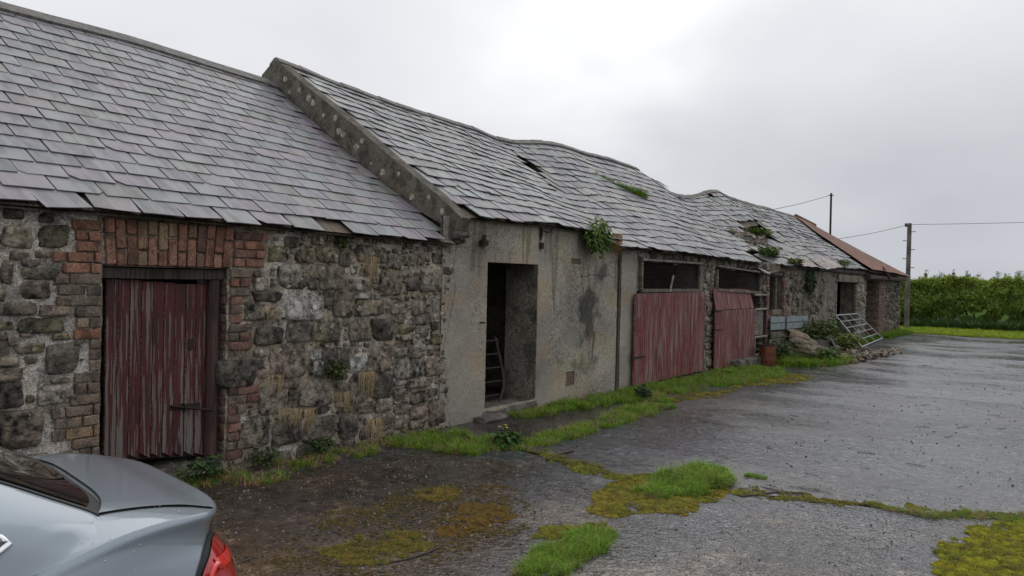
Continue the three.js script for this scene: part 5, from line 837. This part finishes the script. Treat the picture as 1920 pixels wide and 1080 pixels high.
leafy('dark leafed dock plant in the grass left of the red doors', 'weed', [10.95, 0.12, 0.72], [0.2, 0.14, 0.16], 130, 0.08, [0.035, 0.08, 0.025], 13);
leafy('tangled green weed beside the rusty drum', 'weed', [18.3, 0.35, 0.55], [0.45, 0.4, 0.35], 420, 0.1, [0.05, 0.11, 0.025], 14);
leafy('bushy green weed against the ruined shed wall behind the rubble', 'weed', [22.0, 0.5, 0.5], [1.5, 0.6, 0.5], 1700, 0.13, [0.09, 0.15, 0.03], 15);
leafy('leafy weed covering the near side of the pale fallen log', 'weed', [19.5, 0.2, 1.35], [0.8, 0.24, 0.25], 620, 0.1, [0.09, 0.16, 0.03], 18);
leafy('yellow green weed on top of the rubble heap', 'weed', [21.6, 0.42, 1.25], [0.8, 0.3, 0.35], 600, 0.11, [0.12, 0.18, 0.03], 16);
leafy('thin weed rooted in the eave of the ruined shed near its doorway', 'weed', [26.1, 2.62, 0.0], [0.7, 0.1, 0.2], 120, 0.12, [0.09, 0.13, 0.03], 17);
{ // dandelion heads
  const R = rng(5), h = new THREE.IcosahedronGeometry(0.014, 1).scale(1, 0.5, 1), m = std({ color: new THREE.Color(0.75, 0.5, 0.02) });
  for (const [i, [x, y, z]] of [[6.8, 0.2, 1.1], [6.86, 0.19, 1.16], [7.05, 0.17, 1.0], [10.0, 0.2, 0.5]].entries()) { const t = thing('dandelion', ['yellow dandelion flower, first from the left above the weed clump', 'yellow dandelion flower close right of the first one', 'yellow dandelion flower at the edge of the bare strip', 'yellow dandelion flower in the grass under the lower vent'][i], 'flower', [x, 0, z]); part(t, 'flower_head', h.clone().translate(0, y, 0), m); part(t, 'stalk', rod([0, 0, 0], [0, y, 0], 0.003, 5), std({ color: new THREE.Color(0.12, 0.16, 0.05) })); }
}
const sprigG = (() => { const R = rng(4), l = []; for (let i = 0; i < 9; i++) l.push(leafG.clone().scale(0.55, 0.55, 0.55).rotateX((R() - 0.3) * 1.6).rotateY(R() * 6.28).translate((R() - 0.5) * 0.9, (R() - 0.5) * 0.8, (R() - 0.5) * 0.9)); return merge(l); })();
/* hedge along the far side of the lane */
{
  const R = rng(808), t = thing('hedge', 'tall dense green hawthorn hedge along the far verge', 'hedge', [43.4, 0, 4]), L = [], S = [];
  const topY = (z) => 2.32 + 0.4 * fbm(z * 0.5, 2, 1, 3) + 0.45 * Math.abs(nz(z * 2.3, 7));
  for (let i = 0; i < 84000; i++) {
    const z = lerp(-10, 16, R()), H = topY(z + 4), u = Math.pow(R(), 0.8), y = 0.1 + (H - 0.1) * u, q = fbm(z * 0.9, y * 1.3, 4, 3), half = (0.45 + 0.55 * Math.sin(Math.min(1, u * 1.25) * Math.PI * 0.8)) * (1 + 0.7 * q), x = (R() < 0.7 ? -1 : 1) * half * Math.sqrt(R());
    if (y < 1.0 && nz(z * 1.6, y * 2.2, 6) > 0.14) continue;
    const k = 0.65 + 0.7 * R() + 0.5 * q, yl = sstep(y, 1.2, 2.5) * R(); L.push([x, y, z, 0.13 * (0.6 + 0.8 * R()), R() * 6.28, R() * 1.6 - 0.8, R() - 0.5, [(0.22 + 0.14 * yl) * k, (0.32 + 0.12 * yl) * k, 0.06 * k]]);
  }
  for (let i = 0; i < 260; i++) { const z = lerp(-10, 16, R()), x = (R() - 0.5) * 0.9, H = topY(z + 4), hh = H + 0.1 + 0.55 * R() * R(), lx = (R() - 0.5) * 0.2; S.push(rod([x, H - 0.4, z], [x + lx, hh, z + (R() - 0.5) * 0.2], 0.008, 4, 0.004)); for (let j = 0; j < 16; j++) { const v = R(); L.push([x + lx * v, lerp(H - 0.3, hh, v), z + (R() - 0.5) * 0.06, 0.09, R() * 6.28, R() - 0.5, 0, [0.1, 0.15, 0.03]]); } }
  for (let z = -9.8; z < 16; z += 0.36 + 0.3 * R()) S.push(tube([[(R() - 0.5) * 0.3, -0.05, z], [(R() - 0.5) * 0.5, 0.7, z + (R() - 0.5) * 0.3], [(R() - 0.5) * 0.8, 1.7, z + (R() - 0.5) * 0.6]], 0.03 + 0.02 * R(), 5, 5));
  copies(t, 'foliage', sprigG, M.leaf, L); part(t, 'stems', merge(S), M.twig);
}

/* ------------------------------------------------------------------ poles, wires, gate, drum and other loose things */
{
  const R = rng(606);
  const p = thing('utility_pole', 'tall wooden electricity pole with step irons behind the end shed corner', 'utility pole', [40, 0, -0.45]);
  part(p, 'pole', uvMetres(rod([0, -0.1, 0], [0.05, 4.92, 0], 0.11, 12, 0.095)), std({ color: new THREE.Color(0.30, 0.29, 0.27), map: T.wood, roughness: 0.85 }));
  for (let i = 0; i < 6; i++) part(p, 'step_iron', rod([0, 4.5 - 0.42 * i, 0], [0.02, 4.53 - 0.42 * i, i % 2 ? -0.26 : 0.26], 0.016, 6), M.iron);
  part(p, 'insulator', rod([0.05, 4.76, -0.14], [0.05, 4.92, -0.16], 0.05, 8), M.iron);
  const q = thing('wire_post', 'thin dark post carrying a wire above the far roof ridge', 'post', [37, 0, -3.2]); part(q, 'post', rod([0, 0, 0], [-0.05, 6.15, 0], 0.05, 8, 0.045), M.iron); part(q, 'bracket', rod([-0.05, 6.05, -0.12], [-0.05, 6.05, 0.12], 0.02, 6), M.iron);
  const wire = (label, a, b, sag) => { const pts = []; for (let i = 0; i <= 12; i++) { const t = i / 12; pts.push([lerp(a[0], b[0], t), lerp(a[1], b[1], t) - sag * 4 * t * (1 - t), lerp(a[2], b[2], t)]); } tag(part(scene, 'overhead_wire', tube(pts, 0.011, 24, 5), M.pvc), label, 'wire'); };
  wire('wire running from the thin post down behind the slate ridge', [36.95, 6.08, -3.2], [29.4, 4.7, -3.75], 0.06);
  wire('wire from the wooden pole to the rusty roof', [40.05, 4.86, -0.5], [35.5, 3.95, -2.6], 0.06);
  wire('wire running right from the wooden pole across the sky', [40.05, 4.86, -0.4], [47, 5.6, 14], 0.1);
  const gate = thing('farm_gate', 'galvanised tubular farm gate leaning skew against the doorway', 'gate', [26, 0, 0.4]), G = (u, v) => { const a = new THREE.Vector3(25.35, 0.96, 0.02), b = new THREE.Vector3(28.1, 0.95, 0.02), c = new THREE.Vector3(25.5, 0.02, 0.78), d = new THREE.Vector3(29.9, 0.06, 0.5), p0 = a.lerp(b, u), p1 = c.lerp(d, u); p0.lerp(p1, v); return [p0.x - 26, p0.y, p0.z - 0.4]; };
  for (let i = 0; i <= 5; i++) part(gate, 'rail', rod(G(0, i / 5), G(1, i / 5), i % 5 ? 0.014 : 0.022, 8), M.galvanised);
  for (const u of [0, 1]) part(gate, 'stile', rod(G(u, 0), G(u, 1), 0.022, 8), M.galvanised);
  for (const u of [0.3, 0.62]) part(gate, 'brace', rod(G(u, 0), G(u, 1), 0.012, 8), M.galvanised);
  const drum = thing('drum', 'small rusty orange red metal drum beside the second red door', 'drum', [17.75, 0, 0.44]), prof = [[0, 0.01], [0.17, 0.01], [0.185, 0.02], [0.185, 0.13], [0.193, 0.145], [0.185, 0.16], [0.185, 0.3], [0.193, 0.315], [0.185, 0.33], [0.185, 0.45], [0.178, 0.47], [0.165, 0.455], [0, 0.445]].map((v) => new THREE.Vector2(...v));
  part(drum, 'body', new THREE.LatheGeometry(prof, 28), std({ map: scaled(T.rust, 1, 1), color: new THREE.Color(0.85, 0.6, 0.5), roughness: 0.6, metalness: 0.2 })); part(drum, 'rim', new THREE.TorusGeometry(0.178, 0.014, 6, 28).rotateX(Math.PI / 2).translate(0, 0.468, 0), M.iron);
  part(drum, 'worn_patch', new THREE.CylinderGeometry(0.1875, 0.1875, 0.17, 8, 3, true, 0.5, 0.5).translate(0, 0.22, 0), std({ color: new THREE.Color(0.5, 0.26, 0.12), map: scaled(T.noise, 0.4), side: THREE.DoubleSide }));
  // things lying in the heap before the ruined shed
  const log = thing('fallen_log', 'pale split tree root lying across the weeds beside the blue board', 'log', [19.3, 0, 0.9]);
  const barkM = std({ color: new THREE.Color(0.62, 0.53, 0.40), map: T.wood, bumpMap: T.woodBump, bumpScale: 0.02 });
  for (let k = 0; k < 4; k++) { const g = new THREE.TubeGeometry(new THREE.CatmullRomCurve3([[-0.75 + 0.1 * k, 0.72 - 0.12 * k, -0.3], [-0.25, 0.52 - 0.1 * k + 0.1 * R(), -0.05 + 0.1 * k], [0.35, 0.28 - 0.03 * k, 0.2 + 0.12 * k * R()], [0.9 + 0.35 * R(), 0.05, 0.5 + 0.2 * R()]].map((p) => new THREE.Vector3(...p))), 26, 0.105 - 0.015 * k, 12), p = g.attributes.position; for (let i = 0; i < p.count; i++) { const x = p.getX(i), y = p.getY(i), z = p.getZ(i), q = 0.07; p.setXYZ(i, x + q * nz(x * 4, y * 7, z * 7 + k), y + q * nz(x * 4 + 5, y * 7, z * 7 + k), z + q * nz(x * 4 + 9, y * 7, z * 7)); } g.computeVertexNormals(); part(log, 'branch', uvMetres(g, 1.3), barkM); }
  const slab = (label, x, y, z, w, h, rx, rz, tone) => { const sh = new THREE.Shape(); for (let i = 0; i < 6; i++) { const a = (i / 6) * 6.283, q = 0.42 + 0.14 * R(); sh[i ? 'lineTo' : 'moveTo'](Math.cos(a) * w * q, Math.sin(a) * h * q); } const o = part(scene, 'fallen_slate', tint(new THREE.ExtrudeGeometry(sh, { depth: 0.025, bevelEnabled: false }), tone), M.oldSlate); o.position.set(x, y, z); o.rotation.set(rx, 0.2, rz); tag(o, label, 'slate'); };
  slab('large grey slate slab propped in the rubble heap', 20.9, 0.3, 1.15, 0.8, 0.65, -0.6, 0.3, [0.2, 0.2, 0.22]);
  slab('small grey slate lying flat at the edge of the rubble heap', 21.3, 0.1, 1.7, 0.4, 0.3, -1.3, 0.1, [0.3, 0.3, 0.31]);
  slab('pale broken slate at the right of the rubble heap', 22.6, 0.12, 1.45, 0.45, 0.3, -1.2, 0.5, [0.4, 0.37, 0.33]);
  const heap = []; for (let i = 0; i < 260; i++) { const t = R(), x = lerp(19.6, 24.6, t) + (R() - 0.5) * 0.8, z = lerp(0.9, 1.4, R()) + 0.5 * R() + 0.25 * (x - 20) * 0.3, hh = Math.max(0, 0.42 * Math.exp(-((x - 21.6) ** 2) / 2.2 - ((z - 1.0) ** 2) / 0.5)); heap.push(stoneGeo(0.06 + 0.22 * R() * R(), 0.05 + 0.15 * R() * R(), R, { tone: TONE['kkbgyl'[i % 6]], dome: 0.05, deep: 0.05, n: 8, rings: 3 }).rotateX(-1.2 + R()).rotateY(R() * 3).translate(x, hh * R() + 0.02, z)); }
  tag(part(scene, 'rubble', merge(heap), M.stone, true), 'heap of broken bricks and stones spilling into the yard before the ruined shed', 'rubble');
  const mound = part(scene, 'earth_mound', grid(30, 16, (u, v) => { const x = lerp(18.6, 24.4, u), z = lerp(2.1, 0.1, v), h = 0.5 * Math.exp(-((x - 21.2) ** 2) / 2.6 - ((z - 0.8) ** 2) / 0.35) * (1 + 0.5 * fbm(x * 3, z * 3, 2)); return [x, h - 0.02, z]; }), M.soil); tag(mound, 'low mound of dark earth under the rubble heap', 'earth', null, 'structure');
  // fittings on the rendered shed
  const lamp = thing('wall_bracket', 'small rusty iron fitting on the shed wall left above the doorway', 'bracket', [7.72, 2.3, 0.03]); part(lamp, 'plate', box(-0.04, 0.09, -0.02, 0.05, 0, 0.05), M.iron); part(lamp, 'housing', rod([0.0, 0.02, 0.05], [0.0, 0.12, 0.05], 0.035, 10, 0.025), M.iron);
  const hook = thing('wall_hook', 'rusty hooked iron bracket high on the shed wall right above the doorway', 'bracket', [9.08, 2.36, 0.02]); part(hook, 'arm', merge([tube([[0, 0.06, 0], [-0.02, 0.2, 0.03], [0.08, 0.18, 0.06], [0.18, 0.2, 0.06], [0.2, 0.26, 0.06]], 0.012), box(-0.03, 0.02, 0.1, 0.24, 0, 0.02)]), M.iron); part(hook, 'weight', box(-0.03, 0.03, -0.06, 0.03, 0, 0.04), M.iron);
  tag(part(scene, 'iron_pin', rod([7.74, 1.28, 0.02], [7.78, 1.28, 0.08], 0.012, 6), M.iron), 'short iron pin in the wall left of the open doorway', 'pin');
  const lad = thing('ladder', 'dark curved ladder frame leaning inside the open doorway', 'ladder', [8.05, 0.12, -0.42]);
  part(lad, 'rail', tube([[0.02, 0, 0.1], [0.06, 0.3, 0.12], [0.0, 0.9, 0.02]], 0.02), M.darkWood); part(lad, 'rail', tube([[0.5, 0, 0.16], [0.62, 0.25, 0.14], [0.58, 0.9, 0.0]], 0.024), M.darkWood); for (let i = 0; i < 5; i++) part(lad, 'rung', rod([0.04, 0.1 + 0.19 * i, 0.1 - 0.02 * i], [0.6, 0.1 + 0.19 * i, 0.12 - 0.02 * i], 0.014), M.darkWood);
}

/* ------------------------------------------------------------------ the parked car, seen from its rear left quarter */
{
  const R = rng(707), car = thing('parked_car', 'wet silver blue saloon car parked in front of the stone barn, rear end in view', 'car', [1.865, -0.006, 3.075], THREE.MathUtils.degToRad(-10.1)); car.rotation.order = 'YXZ'; car.rotation.x = -0.024;
  const paintM = new THREE.MeshPhysicalMaterial({ color: new THREE.Color(0.25, 0.295, 0.335), metalness: 0.5, roughness: 0.38, clearcoat: 1, clearcoatRoughness: 0.06 });
  const glassM = new THREE.MeshPhysicalMaterial({ color: new THREE.Color(0.012, 0.016, 0.015), roughness: 0.04, metalness: 0, clearcoat: 1, clearcoatRoughness: 0.02, ior: 1.6 });
  const black = std({ color: new THREE.Color(0.012, 0.012, 0.013), roughness: 0.55 }), chrome = std({ color: new THREE.Color(0.85, 0.85, 0.86), roughness: 0.12, metalness: 1 });
  const red = new THREE.MeshPhysicalMaterial({ color: new THREE.Color(0.42, 0.006, 0.008), roughness: 0.12, clearcoat: 1, clearcoatRoughness: 0.03 }), redHot = new THREE.MeshPhysicalMaterial({ color: new THREE.Color(0.75, 0.03, 0.02), roughness: 0.2, clearcoat: 1 }), clearLens = new THREE.MeshPhysicalMaterial({ color: new THREE.Color(0.6, 0.52, 0.52), roughness: 0.15, clearcoat: 1 });
  // lower body: closed outlines stacked in y. each row: nominal y, half width, tail x, nose x
  const rowsB = [[0.2, 0.80, -0.12, -4.7], [0.3, 0.885, 0.0, -4.77], [0.42, 0.915, 0.075, -4.79], [0.56, 0.925, 0.085, -4.79], [0.66, 0.925, 0.07, -4.77], [0.74, 0.92, 0.045, -4.72], [0.8, 0.912, 0.012, -4.66], [0.84, 0.905, -0.015, -4.6], [0.88, 0.895, -0.026, -4.52], [0.915, 0.883, -0.016, -4.45], [0.94, 0.876, 0.004, -4.4], [0.955, 0.868, 0.008, -4.36], [0.962, 0.86, 0.0, -4.33]];
  const col = (k) => curve(rowsB.map((r) => [r[0], r[k]])), bw = col(1), bt = col(2), bn = col(3);
  const outline = (a, w, t, n, e) => { const c = Math.cos(a), s = Math.sin(a), m = (t + n) / 2, l = (t - n) / 2; return [m + l * Math.sign(c) * Math.pow(Math.abs(c), 2 / e), w * Math.sign(s) * Math.pow(Math.abs(s), 2 / e)]; };
  const EB = 5.2, deckY = curve([[-4.4, 0.84], [-4.0, 0.93], [-3.5, 0.96], [-2, 0.965], [-0.8, 0.978], [-0.6, 0.995], [-0.45, 1.0], [-0.2, 0.98], [-0.08, 0.957], [0.02, 0.948]]), fall = 0.016;
  const deckH = (x, z) => { const k = Math.pow(Math.pow(Math.abs((x + 2.165) / 2.165), EB) + Math.pow(Math.abs(z / 0.86), EB), 1 / EB); return deckY(x) - fall * Math.pow(Math.min(1, k), 14) - 0.013 - 0.006 * (z / 0.86) ** 2 - 0.085 * sstep(Math.abs(z), 0.48, 0.86) * sstep(-x, 0.25, 0.9); };
  const body = (a, y) => { const [x, z] = outline(a, bw(y), bt(y), bn(y), EB), [tx, tz] = outline(a, 0.86, 0, -4.33, EB), top = deckH(tx, tz); return [x, 0.2 + ((y - 0.2) / 0.762) * (top - 0.2), z]; };
  const deck = (a, q) => { const k = 1 - q, [x, z] = outline(a, 0.86 * k, -2.165 + 2.165 * k, -2.165 - 2.165 * k, EB); return [x, deckH(x, z), z]; };
  const rowsG = [[0.84, 0.905, -0.36, -3.7, 5], [0.95, 0.872, -0.40, -3.6, 5], [0.985, 0.86, -0.43, -3.5, 5], [1.05, 0.842, -0.55, -3.3, 5], [1.15, 0.79, -0.75, -3.0, 4.8], [1.25, 0.73, -0.99, -2.72, 4.4], [1.33, 0.66, -1.25, -2.5, 3.8], [1.38, 0.57, -1.52, -2.35, 3.2], [1.405, 0.4, -1.78, -2.25, 2.8], [1.415, 0.05, -2.0, -2.12, 2.2]];
  const gc = (k) => curve(rowsG.map((r) => [r[0], r[k]])), gw = gc(1), gt = gc(2), gn = gc(3), ge = gc(4);
  const house = (a, y) => { const [x, z] = outline(a, gw(y), gt(y), gn(y), ge(y)); return [x, y, z]; };
  const ang = (u) => { const t = u * 2 * Math.PI; return t; };
  const sheet = (fn, nu, nv, u0, u1, v0, v1, off = 0, trim) => { // a patch of fn(angle, v), pushed out by off
    const g = grid(nu, nv, (u, v) => { const vv = lerp(v0, v1, v), [a0, a1] = trim ? trim(v) : [u0, u1], a = lerp(a0, a1, u), p = fn(a, vv); if (off) { const e = 0.004, pa = fn(a + e, vv), pb = fn(a - e, vv), pc = fn(a, Math.min(v1 > v0 ? vv + 0.004 : vv, 99)), pd = fn(a, vv - 0.004); const T1 = new THREE.Vector3(pb[0] - pa[0], pb[1] - pa[1], pb[2] - pa[2]), T2 = new THREE.Vector3(pc[0] - pd[0], pc[1] - pd[1], pc[2] - pd[2]), n = T1.cross(T2); if (n.lengthSq() > 1e-14) { n.normalize(); return [p[0] + n.x * off, p[1] + n.y * off, p[2] + n.z * off, a * 2, vv]; } } return [p[0], p[1], p[2], a * 2, vv]; });
    const I = g.index.array; for (let i = 0; i < I.length; i += 3) { const t = I[i]; I[i] = I[i + 1]; I[i + 1] = t; } g.computeVertexNormals(); return uvMetres(g);
  };
  const bodyMesh = part(car, 'body', merge([sheet(body, 320, 60, 0, 2 * Math.PI, 0.2, 0.962), sheet(deck, 320, 30, 0, 2 * Math.PI, 0, 1), sheet(house, 320, 50, 0, 2 * Math.PI, 0.845, 1.414)]), paintM);
  // the pillars flow into the quarter panels through a wide fillet
  const houseH = (x, z) => { let lo = 0.845, hi = 1.414; for (let i = 0; i < 22; i++) { const y = (lo + hi) / 2, m = (gt(y) + gn(y)) / 2, l = (gt(y) - gn(y)) / 2; Math.pow(Math.abs((x - m) / l), ge(y)) + Math.pow(Math.abs(z / gw(y)), ge(y)) < 1 ? lo = y : hi = y; } return lo; };
  for (const s of [1, -1]) part(car, 'quarter_panel', uvMetres(grid(90, 50, (u, v) => { const x = lerp(-1.15, -0.3, u), zm = 0.86 * Math.pow(Math.max(0, 1 - Math.pow(Math.abs(x + 2.165) / 2.165, EB)), 1 / EB) - 0.006, z = s * lerp(0.55, zm, s > 0 ? 1 - v : v), a = deckH(x, z), b = houseH(x, z), k = 0.12 * sstep(Math.abs(z), 0.66, 0.76) * sstep(x, -1.12, -0.9) * (1 - sstep(x, -0.5, -0.34)) * (1 - sstep(Math.abs(z), 0.8, 0.85)) + 1e-4, h = Math.max(0, k - Math.abs(a - b)) / k; return [x, Math.max(a, b) + h * h * k * 0.25 - 0.0009, z]; })), paintM);
  part(car, 'underbody', box(-4.6, -0.15, 0.16, 0.3, -0.78, 0.78), black);
  // boot lid, a panel standing a little proud with a dark gap all round
  const lid = (zw, x0, lift, nx = 40) => grid(nx, 60, (u, v) => { const z = lerp(zw, -zw, v), kz = Math.pow(Math.max(0, 1 - Math.pow(Math.abs(z / 0.86), EB)), 1 / EB), x1 = -2.165 + 2.165 * kz - 0.002 + lift, x = lerp(x0 - 0.07 * (z / 0.6) ** 4, x1, u); return [x, deckH(Math.min(x, x1 - lift), z) + lift - (u > 0.999 ? 0.012 : 0), z]; });
  part(car, 'boot_lid_gap', uvMetres(lid(0.607, -0.41, 0.002)), black);
  part(car, 'boot_lid', uvMetres(lid(0.602, -0.405, 0.007)), paintM);
  const win = (k, y0, y1) => (v) => { const a = lerp(0.415, 0.5, v) + k; return [-a, a]; };
  part(car, 'window_seal', sheet(house, 70, 26, 0, 0, 0.95, 1.352, 0.004, win(0.02)), black);
  part(car, 'rear_window', sheet(house, 70, 26, 0, 0, 1.005, 1.34, 0.008, win(-0.012)), glassM);
  for (const s of [1, -1]) {
    const side = (v) => { const k = Math.pow(Math.sin(Math.PI * (0.5 + 0.5 * v)), 0.5); const a = 1.0 + 0.5 * Math.max(0, v - 0.12) ** 1.2 + 0.14 * Math.max(0, 0.12 - v) / 0.12; return s > 0 ? [a, 1.9] : [-1.9, -a]; };
    const w = part(car, 'side_window', sheet(house, 60, 18, 0, 0, 0.96, 1.31, 0.008, side), glassM); w.userData.label = s > 0 ? 'left side window with chrome surround' : 'right side window with chrome surround';
    const loop = []; for (let i = 0; i <= 26; i++) { const v = i / 26, a = (s > 0 ? side(v)[0] : side(v)[1]); loop.push(house(a, lerp(0.955, 1.315, v))); } const base = []; for (let i = 1; i <= 14; i++) base.push(house((s > 0 ? lerp(1.16, 1.9, i / 14) : lerp(-1.16, -1.9, i / 14)), 0.955)); const out = (p) => [p[0] + 0.004, p[1], p[2] + s * 0.012];
    part(car, 'chrome_trim', tube([...base.reverse(), ...loop].map(out), 0.012, 90, 8), chrome);
    // tail lamp wrapping the corner
    const lampTrim = (v) => { const a1 = 0.71 - 0.3 * Math.pow(Math.max(0, (v - 0.5) / 0.5), 1.5), a0 = 0.14 + 0.1 * v; return s > 0 ? [a0, a1] : [-a1, -a0]; };
    const lamp = part(car, 'tail_light', sheet(body, 30, 16, 0, 0, 0.6, 0.85, 0.012, lampTrim), red);
    part(lamp, 'light_band', sheet(body, 24, 6, 0, 0, 0.745, 0.785, 0.017, (v) => s > 0 ? [0.2, 0.56] : [-0.56, -0.2]), redHot);
    part(lamp, 'reversing_lamp', sheet(body, 12, 4, 0, 0, 0.705, 0.738, 0.017, (v) => s > 0 ? [0.2, 0.33] : [-0.33, -0.2]), clearLens);
    part(lamp, 'light_ring', new THREE.TorusGeometry(0.045, 0.012, 8, 24).rotateY(Math.PI / 2 - s * 0.85).translate(...body(s * 0.58, 0.72)), redHot);
    part(lamp, 'lamp_surround', sheet(body, 30, 16, 0, 0, 0.585, 0.875, 0.006, (v) => { const [a, b] = lampTrim(v); return [a - 0.03, b + 0.02]; }), black);
    for (const x of [-0.98, -3.78]) {
      const wh = new THREE.Group(); wh.name = 'wheel'; wh.position.set(x, 0.325, s * 0.8); car.add(wh);
      part(car, 'wheel_arch', new THREE.CylinderGeometry(0.365, 0.365, 0.02, 40).rotateX(Math.PI / 2).translate(x, 0.335, s * 0.922), black);
      part(wh, 'tyre', new THREE.TorusGeometry(0.255, 0.072, 14, 44).scale(1, 1, 1.5).translate(0, 0, s * 0.06), black); const spokes = [new THREE.CylinderGeometry(0.06, 0.06, 0.03, 18).rotateX(Math.PI / 2)]; for (let k = 0; k < 5; k++) spokes.push(new THREE.BoxGeometry(0.045, 0.2, 0.025).translate(0, 0.12, 0).rotateZ((k / 5) * 6.283)); spokes.push(new THREE.TorusGeometry(0.21, 0.018, 8, 40)); part(wh, 'rim', merge(spokes).translate(0, 0, s * 0.15), std({ color: new THREE.Color(0.5, 0.51, 0.53), metalness: 0.9, roughness: 0.3 }));
    }
  }
  part(car, 'bumper_gap', tube(Array.from({ length: 41 }, (_, i) => { const a = lerp(-1.15, 1.15, i / 40), p = body(a, 0.62); return [p[0] + 0.001, p[1], p[2]]; }), 0.003, 80, 5), black);
  { const dr = new THREE.SphereGeometry(1, 8, 6), m = new THREE.MeshPhysicalMaterial({ color: new THREE.Color(0.5, 0.55, 0.6), roughness: 0.05, metalness: 0.2 }), L = []; for (let i = 0; i < 700; i++) { const top = R() < 0.6, a = top ? lerp(-1.4, 1.5, R()) : lerp(0.9, 1.62, R()), p = top ? deck(a, R() * 0.75) : body(a, lerp(0.78, 0.97, R())), r = 0.0012 + 0.0026 * R() * R(); L.push([p[0], p[1] + (top ? 0.006 : 0), p[2] + (top ? 0 : 0.001), r, 0, 0, 0, null, 0.5]); } copies(car, 'rain_drops', dr, m, L); }
}

renderer.render(scene, camera);
